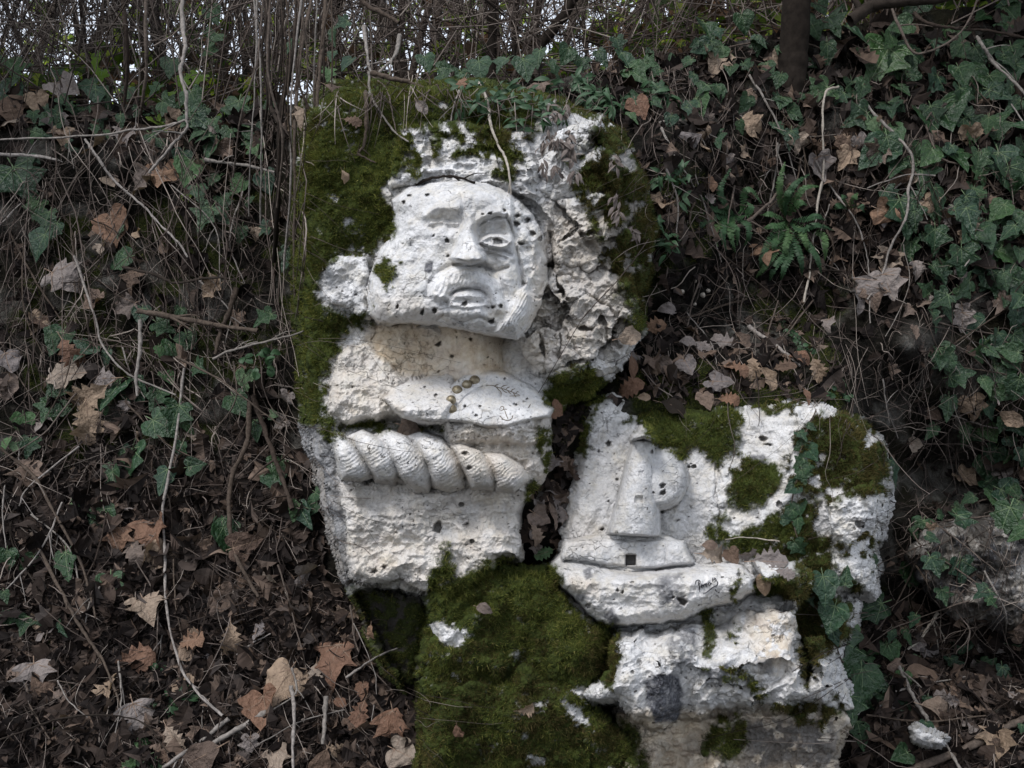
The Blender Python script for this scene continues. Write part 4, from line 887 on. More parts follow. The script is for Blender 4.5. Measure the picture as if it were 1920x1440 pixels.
nb = 700000
px = mr.uniform(-20, 1720, nb); py = mr.uniform(280, 1460, nb)
tm = tmoss(px, py); q = (tm > mr.uniform(.3, 1, nb)) & ~rock_here(px, py); px, py = px[q], py[q]
yy, nn_ = surf(px, py)
lf = px < 900
moss_blades('moss_carpet', px[lf], py[lf], yy[lf], nn_[lf], 'moss', 'dark green moss patches on the soil of the left bank', seed=8)
moss_blades('moss_carpet', px[~lf], py[~lf], yy[~lf], nn_[~lf], 'moss', 'moss growing through the soil on the ledge and bank above the lighthouse rock', seed=9)

# ------------------------------------------------------------------ litter carpet (stuff)
def litter_density(px, py):
    d = np.zeros_like(px)
    d += (px < 600) * (sm(800, 1000, py) * 1.0 + .14 + .8 * sm(60, 0, np.abs(py - 225)))
    d += (px >= 560) * (px < 830) * (py > 1120) * 1.1
    d += (px > 1150) * (py < 560) * .75 + (px > 1560) * (py > 1150) * 1.1 + (px > 1560) * (py > 540) * (py < 1150) * .13
    d += (px > 1150) * (px < 1560) * (py > 590) * (py < 750) * .7
    d += (px > 1000) * (px < 1090) * (py > 760) * (py < 1045) * 1.3
    d += (px > 600) * (px < 1300) * (py < 185) * .9
    d = d * (1 - .93 * ((px > 1700) & (py > 975) & (py < 1190) & (py < 1120 + (px - 1740) * .5))) * np.where((px < 600) & (py > 270) & (py < 830), .75, 1)
    return np.clip(d, 0, 1.3)
r = np.random.default_rng(21)
def litter(name, x0, x1, y0, y1, n, label, seed):
    r = np.random.default_rng(seed)
    px = r.uniform(x0, x1, n); py = r.uniform(y0, y1, n); q = (r.random(n) * 1.3 < litter_density(px, py)) & ~rock_here(px, py) & (py > crest(px) + 4)
    px, py = px[q], py[q]; y, nn = surf(px, py); y = y - r.uniform(-.004, .02, len(px))
    Vs, Fs, off = [], [], 0
    kinds = ['ivy', 'oak', 'beech', 'maple', 'ivyheart', 'oak']
    pick = r.integers(0, 12, len(px))
    for k in range(12):
        g = leaf_geo(kinds[k % 6], r.uniform(-.4, .9), r.uniform(-1.3, 1.0), r.uniform(.1, .3), r.uniform(0, 6), 1, False)
        s = pick == k; m = int(s.sum())
        if not m: continue
        sc = (r.uniform(14, 36, m) + 26 * (r.random(m) < .18)) * (y[s] + D) / FPX
        V, Fc = stamp(g, at(px[s], py[s], y[s]), rand_frames(nn[s], m, r, .55, .3, .15), sc)
        Vs.append(V); Fs.append(Fc + off); off += len(V)
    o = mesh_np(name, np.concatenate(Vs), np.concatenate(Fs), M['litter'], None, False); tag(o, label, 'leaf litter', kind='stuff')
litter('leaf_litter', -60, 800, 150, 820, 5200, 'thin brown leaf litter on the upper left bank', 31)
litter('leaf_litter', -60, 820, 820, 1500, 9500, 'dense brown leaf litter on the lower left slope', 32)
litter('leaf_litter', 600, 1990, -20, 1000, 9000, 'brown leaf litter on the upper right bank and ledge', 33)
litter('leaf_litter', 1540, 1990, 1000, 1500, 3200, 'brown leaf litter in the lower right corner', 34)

# ------------------------------------------------------------------ tubes
def tube_geo(path, rad, sides=6):
    P = np.asarray(path, F); n = len(P)
    T = np.gradient(P, axis=0); T /= np.linalg.norm(T, axis=1, keepdims=True) + 1e-12
    up = np.array([0.13, .9, .2]); A = np.cross(T, up); A /= np.linalg.norm(A, axis=1, keepdims=True) + 1e-9; B = np.cross(T, A)
    th = np.linspace(0, 2 * np.pi, sides, endpoint=False)
    ring = P[:, None] + (A[:, None] * np.cos(th)[None, :, None] + B[:, None] * np.sin(th)[None, :, None]) * np.asarray(rad, F)[:, None, None]
    V = ring.reshape(-1, 3); i = np.arange(n - 1)[:, None] * sides; j = np.arange(sides)[None]; j2 = (j + 1) % sides
    Fc = np.stack([(i + j), (i + j2), (i + sides + j2), (i + sides + j)], -1).reshape(-1, 4)
    cap = [[0, k, k + 1, k + 1] for k in range(1, sides - 1)]
    return V, Fc
def traced(path, rpx, Y=None, lift=.012, taper=.6, jit=1.2, seed=0, sides=7):
    r = np.random.default_rng(seed + 500)
    p = smooth_path(path, 6); m = len(p)
    p = p + np.cumsum(r.normal(0, jit * .35, p.shape), 0) * np.sin(np.linspace(0, np.pi, m))[:, None] + r.normal(0, jit * .4, p.shape)
    if Y is None:
        y, _ = surf(p[:, 0], p[:, 1]); 
        ys = np.convolve(np.pad(y, 2, mode='edge'), np.ones(5) / 5, 'valid'); y = np.minimum(ys, y + .01) - lift
    else: y = np.interp(np.linspace(0, 1, m), np.linspace(0, 1, len(Y)), Y)
    W3 = at(p[:, 0], p[:, 1], y)
    rad = rpx * (y + D) / FPX * np.linspace(1, taper, m) * (1 + r.normal(0, .14 if rpx < 9 else .02, m))
    return W3, rad
def stick(name, path, rpx, mt, label, cat='twig', group=None, **k):
    W3, rad = traced(path, rpx * .88, seed=len(COL.objects), **k)
    V, Fc = tube_geo(W3, rad, k.get('sides', 7)); rq = np.random.default_rng(len(COL.objects))
    for _ in range(int(rq.integers(0, 4)) if len(W3) > 10 else 0):
        i = int(rq.integers(2, len(W3) - 3)); d0 = W3[i + 1] - W3[i]; d0 /= np.linalg.norm(d0) + 1e-9; d1 = d0 * .7 + np.array([rq.normal(0, .7), rq.normal(-.1, .25), rq.normal(0, .7)]); d1 /= np.linalg.norm(d1)
        L = rq.uniform(.02, .09); tq = np.linspace(0, 1, 6)[:, None]; B = W3[i] + d1 * L * tq + np.cumsum(rq.normal(0, .0016, (6, 3)), 0) * tq - np.array([0, 0, .25]) * L * tq ** 2
        V2, F2 = tube_geo(B, rad[i] * np.linspace(.6, .25, 6), 5); Fc = np.concatenate([Fc, F2 + len(V)]); V = np.concatenate([V, V2])
    o = thing_mesh(name, V, Fc, mt); tag(o, label, cat, group); return o
def thing_mesh(name, V, Fc, mt, smooth=True):
    c = V[0].copy(); o = mesh_np(name, V - c, Fc, M[mt], None, smooth); o.location = c; return o

# carved ornaments: brass buttons, branch, anchor, signature
def dome(cx, cy, r, h):
    y = float(-Rsample(R.H, cx, cy)); s = (y + D) / FPX; V = []; n = 18; rings = [(1, -.5), (1, .0), (.92, .35), (.72, .68), (.4, .92), (0, 1)]
    nrm = Vector(Rsample(R.Nn, [cx], [cy])[0]); nrm = (nrm * .6 + Vector((0, -1, .2)) * .6).normalized(); q = nrm.to_track_quat('Z', 'Y').to_matrix()
    for a_, b_ in rings:
        for k in range(n): t = 2 * math.pi * k / n; V.append(q @ Vector((r * s * a_ * math.cos(t), r * s * a_ * math.sin(t), h * b_)))
    Fc = [[i * n + k, i * n + (k + 1) % n, (i + 1) * n + (k + 1) % n, (i + 1) * n + k] for i in range(len(rings) - 1) for k in range(n)]
    c = Vector(at(cx, cy, y)); return np.array([tuple(v + c) for v in V]), np.array(Fc)
for cx, cy, r_ in [(890, 713, 10), (875.5, 722, 10), (857, 732, 10.5), (846, 750, 9.5), (847, 768, 10)]:
    V, Fc = dome(cx, cy, r_, .009); o = child_mesh('brass_button', V, Fc, M['brass'], bust)
def ribbon(parent, strokes, mt, name, wd=1.1, lift=.0012, seed=1):
    Vs, Fs, off = [], [], 0
    for st in strokes:
        p = smooth_path(st, 4); w_ = wd * np.sin(np.linspace(.35, math.pi - .35, len(p))) ** .5
        y = -Rsample(R.H, p[:, 0], p[:, 1]) - lift; s = (y + D) / FPX
        V, Fc = tube_geo(at(p[:, 0], p[:, 1], y), w_ * s, 5); Vs.append(V); Fs.append(Fc + off); off += len(V)
    return child_mesh(name, np.concatenate(Vs), np.concatenate(Fs), M[mt], parent)
z6 = lambda L: [(780 + a / 6.857, 680 + b / 6.857) for a, b in L]
ribbon(bust, [z6([(895, 290), (960, 292), (1010, 300), (1060, 345), (1095, 385), (1090, 440)]), z6([(1005, 305), (1100, 330), (1200, 365), (1330, 415)])] +
       [z6(L) for L in ([(1010, 310), (1025, 290), (1060, 278)], [(1085, 330), (1120, 300), (1170, 288)], [(1150, 350), (1180, 320), (1205, 312)], [(1225, 370), (1240, 345), (1275, 335)], [(1290, 395), (1300, 375), (1330, 380)],
                        [(1100, 335), (1130, 365), (1170, 390)], [(1175, 355), (1195, 380), (1220, 400)], [(1250, 385), (1265, 410), (1285, 440)], [(1200, 430), (1260, 428), (1340, 425)])], 'carvedbrown', 'leaf_branch_carving', .85, .0004)
ribbon(bust, [z6([(1095, 595), (1090, 570), (1115, 562), (1130, 580), (1120, 600)]), z6([(1095, 620), (1130, 600), (1170, 600)]), z6([(1140, 610), (1160, 670), (1182, 725)]), z6([(1080, 682), (1105, 715), (1150, 738), (1200, 738), (1235, 715), (1245, 680)]), z6([(1078, 690), (1095, 690)]), z6([(1230, 690), (1248, 688)])], 'carvedbrown', 'anchor_carving', .85, .0004)
z12 = lambda L: [(1260 + a / 12, 1040 + b / 12) for a, b in L]
ribbon(lh, [z12(L) for L in ([(525, 665), (532, 610), (560, 578), (600, 572), (628, 600), (630, 640), (608, 668)], [(592, 590), (598, 660), (622, 740), (612, 820)],
                             [(655, 715), (690, 700), (680, 675), (655, 690), (662, 740), (700, 745)], [(705, 665), (722, 735)], [(712, 690), (740, 655), (755, 665)], [(760, 695), (790, 675), (775, 648), (755, 670), (770, 712), (805, 705)],
                             [(840, 625), (815, 650), (830, 690), (862, 670), (860, 630), (838, 622)], [(870, 650), (900, 640)], [(920, 515), (912, 570), (925, 625)], [(920, 580), (960, 560), (975, 590), (950, 620)],
                             [(945, 520), (1000, 550)], [(985, 540), (1005, 590), (1030, 640), (1010, 690), (930, 730), (850, 790), (770, 852), (700, 870)], [(985, 775), (980, 805), (1010, 825)])], 'ink', 'signature', .9, .0008)


LM = [(45, 345, 'the single big ivy leaf at the left edge'), (212, 430, 'the smooth red brown leaf'), (302, 330, 'the dark orange leaf under the crest'), (165, 745, 'the tan oak leaf cluster'), (240, 878, 'the three lobed ivy leaf'), (370, 600, 'the thick cut stick'),
      (425, 610, 'the short branch crossing the stick'), (310, 800, 'the pale veined ivy leaf'), (510, 860, 'the straight branch beside the rock'), (437, 980, 'the long curved branch'), (196, 985, 'the ivy on the left slope'), (288, 1003, 'the broad maple leaf'), (354, 1205, 'the bright orange oak leaf'),
      (525, 1287, 'the large smooth tan leaf'), (625, 1245, 'the pink brown maple leaf'), (450, 1365, 'the grey sticks at bottom left'), (330, 1300, 'the round leaved seedlings'), (267, 1395, 'the holly sprig'), (150, 1290, 'the moss strip at lower left'), (60, 1270, 'the grey leaf at lower left'), (571, 968, 'the ivy beside the bust rock base'),
      (348, 170, 'the hanging grey branch'), (235, 170, 'the pair of brown stems'), (550, 300, 'the dark stems left of the rock'), (570, 500, 'the left edge of the bust rock'), (760, 1390, 'the dry leaves by the mossy boulder'), (1480, 150, 'the tree trunk'), (1345, 115, 'the tan maple leaf on the crest'),
      (1380, 420, 'the left fern'), (1475, 420, 'the right fern'), (1545, 300, 'the long pale vine'), (1650, 130, 'the big broad ivy leaves'), (1770, 230, 'the blue green ivy'), (1697, 407, 'the pointed dark ivy'), (1640, 550, 'the hanging bunch of dry ivy leaves'), (1870, 330, 'the ivy at the right edge'),
      (1870, 700, 'the big ivy leaf at the right edge'), (1720, 640, 'the bare rock face'), (1675, 887, 'the ivy leaf in the shade'), (1817, 905, 'the pale leaf over the hollow'), (1820, 1090, 'the grey boulder'), (1740, 1385, 'the pale angular stone'), (1850, 1390, 'the thick brown branch at lower right'), (1720, 1310, 'the slanting grey branch at lower right'),
      (1600, 1240, 'the large bright ivy'), (1305, 545, 'the cream pebbles'), (1450, 645, 'the broken stick on the ledge'), (1176, 731, 'the orange oak leaf on the ledge'), (1354, 716, 'the purple grey leaf'), (1358, 636, 'the whitish oak leaf'), (1190, 330, 'the mossy crag'), (1022, 1036, 'the grey green oak leaf'), (1037, 965, 'the long leaf in the gap'),
      (927, 60, 'the thin dark trunk'), (1045, 50, 'the leaning dark trunk'), (930, 270, 'the hanging pale root'), (720, 130, 'the forked dry branch'), (862, 162, 'the orange leaf on the rock top'), (1100, 180, 'the top right of the bust rock'), (1647, 7, 'the dark horizontal limb'), (1800, 60, 'the curved branch at upper right'), (40, 130, 'the ivy at the top left edge')]
USED = set()
def autolabel(x, y, what):
    """a phrase that fixes one thing by its look and by the landmark next to it"""
    c = sorted(LM, key=lambda l: math.hypot(l[0] - x, l[1] - y))
    def rel(l):
        dx, dy = x - l[0], y - l[1]; d = math.hypot(dx, dy)
        a = 'just ' if 25 < d < 60 else ('' if d < 130 else 'well ')
        if d < 25: return 'against ' + l[2]
        if abs(dx) > 2.2 * abs(dy): w = 'right of ' if dx > 0 else 'left of '
        elif abs(dy) > 2.2 * abs(dx): w = 'below ' if dy > 0 else 'above '
        else: w = ('below and ' if dy > 0 else 'above and ') + ('right of ' if dx > 0 else 'left of ')
        return a + w + l[2]
    cand = [what + ' ' + rel(c[0]), what + ' ' + rel(c[1])] + [what + ' between %s and %s' % (c[i][2], c[j][2]) for i, j in ((0, 1), (0, 2), (1, 2))] + [what + ' ' + rel(c[2]), what + ' ' + rel(c[3]), what + ' ' + rel(c[4])]
    cand = [t for t in cand if len(t.split()) <= 16]
    for t in cand:
        if t not in USED: USED.add(t); return t
    for ad in ('tilted', 'slim', 'crooked', 'dull', 'dusty', 'upright'):
        for t in cand:
            t2 = ad + ' ' + t
            if t2 not in USED and len(t2.split()) <= 16: USED.add(t2); return t2
    return cand[0]
SHAPE = {'oak': 'lobed oak leaf', 'maple': 'maple shaped leaf', 'ivy': 'dry ivy leaf', 'beech': 'oval leaf', 'ivyheart': 'heart shaped leaf', 'ivynarrow': 'narrow ivy leaf'}
TONE = {'dead': 'brown', 'deadtan': 'tan', 'deadgrey': 'greyish', 'deadorange': 'orange brown'}
# ------------------------------------------------------------------ hero sticks, stems and roots
T = stick
T('hanging_root', [(897, 155), (914, 190), (921, 240), (940, 285), (951, 315), (958, 365)], 3.6, 'barkpale', 'pale wavy root hanging over the top of the carved bust rock', 'root')
T('rock_root', [(686, 172), (687, 210), (686, 250), (682, 275), (672, 290), (690, 300), (705, 305)], 4.8, 'bark', 'short thick brown root on the mossy top left of the bust rock', 'root', taper=.3)
T('twig', [(691, 137), (695, 178), (720, 222), (745, 250), (766, 266)], 3.0, 'barkgrey', 'grey forked twig slanting over the mossy top of the bust rock')
T('twig', [(693, 140), (722, 165), (733, 200), (743, 250)], 2.2, 'bark', 'thin brown twig beside the grey forked one on the mossy top')
T('twig', [(861, 170), (852, 200), (843, 235)], 2.4, 'barkgrey', 'short straight twig leaning under the orange leaf on the rock top')
T('twig', [(1030, 180), (1010, 205), (982, 226), (941, 248)], 3.6, 'bark', 'dark curved twig lying on the moss above the head right of the pale root')
T('twig', [(780, 345), (810, 335), (850, 332), (890, 342)], 4.0, 'darkbark', 'dark twig bundle lying along the hairline of the carved head')
T('crag_root', [(1240, 241), (1268, 301), (1290, 335), (1309, 365)], 3.2, 'barkgrey', 'straight pale root slanting down right beside the mossy crag', 'root')
T('crag_root', [(1236, 232), (1268, 225), (1295, 240), (1306, 250)], 3.4, 'barkgrey', 'bent pale root arching at the bank top right of the crag', 'root')
T('long_vine', [(1573, 163), (1550, 172), (1545, 220), (1548, 319), (1535, 390), (1524, 470), (1520, 510), (1507, 567)], 2.6, 'barkpale', 'long pale bare vine hanging straight down right of the ferns', 'vine', taper=.9, lift=.05)
T('bare_vine', [(1610, 172), (1640, 215), (1686, 262), (1711, 301), (1704, 360), (1700, 407), (1670, 465), (1647, 533), (1626, 561)], 3.4, 'barkgrey', 'curving grey vine stem hanging over the ivy at right', 'vine', lift=.05)
T('bare_vine', [(1530, 300), (1545, 333), (1580, 380), (1608, 418), (1622, 460), (1630, 506), (1631, 606)], 2.2, 'barkgrey', 'thin bare vine crossing the long pale one above the ledge', 'vine', lift=.04)
T('branch', [(1715, 25), (1730, 40), (1753, 50), (1780, 55), (1807, 60), (1850, 60), (1925, 72)], 4.6, 'bark', 'curved horizontal branch among ivy at upper right', 'branch', lift=.12)
T('branch', [(1831, 67), (1848, 95), (1863, 120), (1895, 150), (1935, 190)], 4.0, 'barkgrey', 'grey branch slanting down to the upper right edge', 'branch', lift=.12)
T('branch', [(1660, -20), (1690, 60), (1720, 100), (1800, 60), (1840, -20)], 3.0, 'bark', 'looping thin branch at the top right', 'branch', lift=.16)
T('branch', [(1680, 1240), (1700, 1280), (1720, 1320), (1745, 1355), (1773, 1393), (1805, 1450)], 5.0, 'barkgrey', 'straight grey branch slanting down across the lower right corner', 'branch', lift=.05)
T('branch', [(1690, 1450), (1793, 1410), (1850, 1383), (1900, 1355), (1960, 1330)], 8.5, 'bark', 'thick brown branch crossing the lower right corner', 'branch', lift=.04, taper=.8)
T('twig', [(1758, 1150), (1745, 1172), (1727, 1197), (1702, 1218)], 3.8, 'barkpale', 'short pale bent twig under the grey boulder at right', lift=.05)
T('twig', [(1403, 612), (1426, 630), (1450, 645), (1475, 665), (1500, 685)], 5.0, 'barkgrey', 'pale broken stick lying on the leaves at the right end of the ledge', lift=.02)
T('twig', [(1400, 560), (1350, 575), (1310, 590), (1255, 600)], 2.8, 'bark', 'thin straight twig lying on the bare soil above the ledge')
T('twig', [(1370, 430), (1400, 418), (1440, 385), (1462, 358)], 4.6, 'bark', 'brown stick leaning between the two fern clumps', lift=.06)
T('twig', [(1462, 1015), (1400, 1008), (1360, 1012)], 1.6, 'barkpale', 'hair thin pale stalk curving over the moss right of the lighthouse base')
T('sapling', [(612, -20), (603, 100), (597, 213), (598, 317), (590, 360), (568, 405)], 4.2, 'bark', 'crooked brown stem standing along the left edge of the mossy rock', 'sapling', Y=[.12, .05, 0, -.05, -.05, 0], taper=.8)
T('sapling', [(570, -20), (550, 100), (527, 217), (525, 333), (520, 420), (514, 490)], 6.0, 'darkbark', 'dark straight stem left of the mossy rock, thickest of the three', 'sapling', Y=[.3, .25, .2, .2, .25, .35], taper=.9)
T('sapling', [(500, -20), (503, 100), (506, 190), (528, 240)], 5.0, 'darkbark', 'dark stem joining the thick dark stem left of the rock', 'sapling', Y=[.3, .3, .25, .2], taper=.9)
T('sapling', [(588, -20), (560, 120), (551, 240), (553, 350), (552, 480), (556, 600)], 4.2, 'bark', 'slender brown stem between the dark stem and the mossy rock', 'sapling', Y=[.3, .25, .2, .2, .25, .3], taper=.9)
T('lichen_twig', [(340, -10), (344, 60), (348, 90), (342, 130), (352, 170), (357, 210), (354, 245), (330, 270), (302, 300), (278, 325)], 4.6, 'barkgrey', 'lichen spotted grey branch hanging down over the left crest', 'branch', Y=[.3, .25, .22, .2, .2, .2, .2], jit=2.0)
T('lichen_twig', [(355, 222), (310, 238), (255, 247), (190, 258), (100, 260), (0, 262)], 2.8, 'barkgrey', 'thin lichened side branch running left from the hanging grey branch', 'branch', Y=[.2, .25, .3, .35], jit=1.6)
T('sapling', [(228, -20), (236, 60), (238, 133), (232, 200)], 5.2, 'bark', 'brown stem rising from the left crest, left one of a pair', 'sapling', Y=[.6, .6, .65, .7])
T('sapling', [(276, -20), (273, 60), (275, 130), (268, 190), (264, 215)], 4.6, 'bark', 'brown stem rising from the left crest, right one of a pair', 'sapling', Y=[.55, .55, .6, .68])
T('twig', [(385, 300), (430, 308), (475, 315), (515, 323)], 4.2, 'barkgrey', 'pale straight stick lying under the left crest near the dark stems', lift=.06)
T('twig', [(0, 290), (60, 293), (108, 300)], 3.6, 'barkgrey', 'pale stick entering from the left edge under the crest', lift=.06)
T('bare_vine', [(160, 262), (180, 290), (210, 333), (250, 370), (275, 392), (310, 430), (335, 455), (352, 482)], 3.2, 'barkgrey', 'bare vine slanting across the left bank face', 'vine', lift=.07)
T('twig', [(259, 583), (330, 595), (413, 612), (484, 620)], 6.2, 'bark', 'thick cut brown stick lying level across the left bank', lift=.09, taper=.7)
T('branch', [(444, 540), (432, 580), (414, 622), (404, 665)], 7.0, 'bark', 'short thick brown branch crossing the cut stick on the left bank', lift=.07)
T('branch', [(474, 740), (490, 790), (510, 850), (530, 905), (548, 955)], 6.2, 'bark', 'straight brown branch slanting down beside the rock at left', lift=.07, taper=.8)
T('branch', [(468, 755), (463, 833), (437, 890), (432, 960), (440, 1030), (462, 1078), (484, 1120)], 6.4, 'bark', 'long curved brown branch running down the left slope', lift=.06, taper=.55)
T('twig', [(263, 600), (262, 660), (255, 710), (258, 742)], 5.0, 'barkgrey', 'lichened broken twig hanging in front of the large green ivy at left', lift=.11)
T('bare_vine', [(345, 690), (330, 820), (305, 950), (308, 1040), (308, 1120), (329, 1227), (365, 1293), (417, 1342)], 3.0, 'barkgrey', 'long thin pale vine running down the left slope', 'vine', lift=.05, taper=.9)
T('bare_vine', [(140, 480), (160, 540), (180, 600), (195, 650), (240, 700), (330, 740)], 2.8, 'barkgrey', 'thin vine curving down to the oak leaves at left', 'vine', lift=.06)
T('bare_vine', [(330, 670), (400, 705), (470, 755), (530, 800)], 2.6, 'bark', 'thin brown vine slanting down toward the rock at left', 'vine', lift=.09)
T('twig', [(230, 500), (290, 515), (330, 530), (400, 520), (440, 525)], 3.6, 'darkbark', 'dark forked twig on the left bank above the cut stick', lift=.08)
T('twig', [(400, 672), (440, 655), (500, 640), (570, 622)], 3.0, 'barkgrey', 'grey dry stem pointing at the rock from the left', lift=.09)
T('twig', [(483, 1022), (540, 1050), (612, 1085)], 2.8, 'bark', 'thin brown twig on the litter left of the lower block')
T('twig', [(500, 1000), (520, 1060), (537, 1118), (552, 1165), (567, 1206)], 3.0, 'barkpale', 'pale thin straight twig standing in the litter left of the slab')
T('twig', [(567, 1206), (590, 1222), (617, 1240)], 3.4, 'barkgrey', 'short grey twig ending the pale straight one')
T('twig', [(525, 1231), (560, 1275), (592, 1314)], 4.6, 'bark', 'brown stick slanting beside the large pale leaf at bottom left')
T('branch', [(500, 1335), (450, 1365), (400, 1393)], 6.2, 'barkgrey', 'short thick grey stick at bottom left, right one of two', 'branch', lift=.04, taper=.8)
T('branch', [(429, 1347), (370, 1392), (305, 1440)], 5.0, 'barkgrey', 'grey stick reaching the bottom edge, left one of two', 'branch', lift=.04, taper=.8)
T('twig', [(546, 1285), (552, 1330), (548, 1400), (550, 1450)], 4.4, 'barkgrey', 'upright grey stem at the bottom centre left', lift=.06)
T('twig', [(612, 1305), (608, 1350), (604, 1395)], 6.0, 'barkgrey', 'stubby pale stick left of the dry orange leaves at the bottom', lift=.05)
T('bare_vine', [(60, 1000), (104, 1089), (146, 1168), (175, 1210), (200, 1252), (229, 1331)], 4.0, 'bark', 'dark bramble stem slanting down the left slope', 'vine', lift=.05)
T('bare_vine', [(-10, 1390), (60, 1365), (120, 1345), (200, 1340), (260, 1350), (300, 1385)], 2.6, 'darkbark', 'dark thin bramble arching over the bottom left corner', 'vine', lift=.08)
T('twig', [(0, 840), (60, 890), (100, 960), (150, 1050), (180, 1160)], 3.6, 'bark', 'brown twig running down from the left edge', lift=.05)
T('twig', [(650, 1270), (700, 1235), (745, 1215)], 2.6, 'barkgrey', 'thin pale twig under the overhang of the lower block', lift=.05)
rs_ = np.random.default_rng(63)
for k in range(20):
    x0 = rs_.uniform(470, 625); x1 = x0 + rs_.normal(-8, 22); y1 = rs_.uniform(260, 640); Y0 = rs_.uniform(.0, .28)
    if x1 > 590: x1 = 585 - rs_.uniform(0, 20)
    mt_ = rs_.choice(['bark', 'darkbark', 'bark', 'barkgrey']); tn = {'bark': 'brown', 'darkbark': 'dark', 'barkgrey': 'grey'}[mt_]
    T('sapling', [(x0, -20), ((x0 * 2 + x1) / 3 + rs_.normal(0, 9), y1 * .33), ((x0 + 2 * x1) / 3 + rs_.normal(0, 9), y1 * .66), (x1, y1)], rs_.uniform(1.3, 3.0), mt_, autolabel((x0 + x1) / 2, y1 * .6, 'thin upright ' + tn + ' stem'), 'sapling', group='thin stems left of the bust rock', Y=[Y0, Y0, Y0 + .02, Y0 + .1], taper=.9)
# trees and heavy branches beyond the crest
def trunk(path, r, label, mt='bark', Y=None, name='tree_trunk', cat='tree', limbs=()):
    e = thing(name, tuple(at(path[-1][0], path[-1][1], Y[-1]))); tag(e, label, cat)
    W3, rad = traced(path, r, Y=Y, taper=1.1, jit=1.5, seed=len(COL.objects)); i_ = np.repeat(np.arange(1), 1); W3 = smooth_path(W3, 3); rad = np.interp(np.linspace(0, 1, len(W3)), np.linspace(0, 1, len(rad)), rad); rad = rad * (1 + .5 * np.linspace(0, 1, len(W3)) ** 6); V, Fc = tube_geo(W3, rad, 28); cc = np.repeat(W3, 28, 0); zz = V[:, 2] * 1000; aa = np.tile(np.arange(28), len(W3)) * 1.0; V = cc + (V - cc) * (1 + .10 * fbm(aa * 6, zz * .03, 9, 3, 31) + .08 * (ridged(aa * 5, zz * .04, 6, 2, 32) - .5))[:, None]; child_mesh('trunk', V, Fc, M[mt], e)
    for lp, lr_, lY in limbs:
        W3, rad = traced(lp, lr_, Y=lY, taper=.35, jit=3, seed=len(COL.objects)); V, Fc = tube_geo(W3, rad, 8); child_mesh('limb', V, Fc, M[mt], e)
trunk([(1487, -320), (1490, -150), (1492, 0), (1487, 100), (1480, 180), (1474, 240), (1470, 300)], 25, 'dark brown tree trunk rising at the top right behind the ivy', mt='darkbark', Y=[.50, .50, .51, .54, .56, .60, .70], limbs=[([(1492, -120), (1560, -260), (1700, -420)], 12, [.45, .5, .7])])
T('heavy_limb', [(1594, 40), (1620, 20), (1650, 8), (1700, 2), (1764, -4), (1850, -30)], 14, 'darkbark', 'thick dark horizontal limb at the top right', 'branch', Y=[.4, .4, .35, .3], taper=.8)
trunk([(926, -260), (926, -60), (925, 30), (922, 100), (918, 170)], 8, 'thin dark tree trunk behind the top of the bust rock', 'darkbark', Y=[.9] * 5, limbs=[([(925, 20), (890, -60), (840, -160)], 5, [.9, 1, 1.1])])
trunk([(1110, -200), (1075, -10), (1040, 50), (1012, 90), (1000, 170)], 9, 'dark leaning tree trunk right of centre at the top', 'darkbark', Y=[.95] * 5, limbs=[([(1060, 20), (1100, -20), (1180, -60)], 5, [.95, 1, 1.1])])
T('heavy_limb', [(660, -20), (690, 10), (725, 28), (749, 42)], 6.5, 'bark', 'bent brown limb over the mossy rock top', 'branch', Y=[.5, .45, .42])
T('dry_branch', [(683, 50), (688, 90), (695, 137)], 4.6, 'barkgrey', 'pale upright dry branch on the mossy top, left fork', 'branch', Y=[.2, .15, .1])
T('dry_branch', [(749, 66), (742, 100), (728, 120), (710, 137)], 4.6, 'barkgrey', 'pale curved dry branch on the mossy top, right fork', 'branch', Y=[.2, .15, .1])
T('dry_branch', [(695, 137), (735, 147), (770, 155), (800, 168), (822, 160)], 6, 'bark', 'brown dry branch lying along the top edge of the rock', 'branch', Y=[.1, .08, .08, .1])

# ------------------------------------------------------------------ thicket beyond the crest
r = np.random.default_rng(77)
placed = 0
for k in range(70):
    px0 = r.uniform(-80, 2000); Y0 = r.uniform(1.1, 5.0)
    y_c = float(crest(px0)); base = np.array(at(px0, y_c + 20, Y0))
    h = r.uniform(1.5, 5); lean = r.normal(0, .22); rad0 = r.uniform(.006, .020) * (1 + .1 * Y0) * (2.6 if k % 9 == 0 else 1)
    n = 9; t = np.linspace(0, 1, n)
    P = base[None] + np.stack([lean * h * t + np.cumsum(r.normal(0, .03, n)), r.normal(0, .04, n), h * t - .5 * (t == 0)], -1)
    V, Fc = tube_geo(smooth_path(P, 3), np.linspace(rad0, rad0 * .4, len(smooth_path(P, 3))), 6)
    o = thing_mesh('sapling', V, Fc, ['darkbark', 'darkbark', 'bark'][k % 3])
    tag(o, autolabel(px0, 60, ['slender', 'leaning', 'stout'][k % 3] + (' bare sapling' if rad0 < .015 else ' thick bare sapling')), 'sapling', 'thin saplings in the thicket at the top')
def twig_mass(name, n, gen, mt, label, seed, cat='twigs'):
    r = np.random.default_rng(seed); Vs, Fs, off = [], [], 0
    for k in range(n):
        P, rd = gen(r)
        V, Fc = tube_geo(P, rd, 3); Vs.append(V); Fs.append(Fc + off); off += len(V)
    o = mesh_np(name, np.concatenate(Vs), np.concatenate(Fs), M[mt], None, True); tag(o, label, cat, kind='stuff')
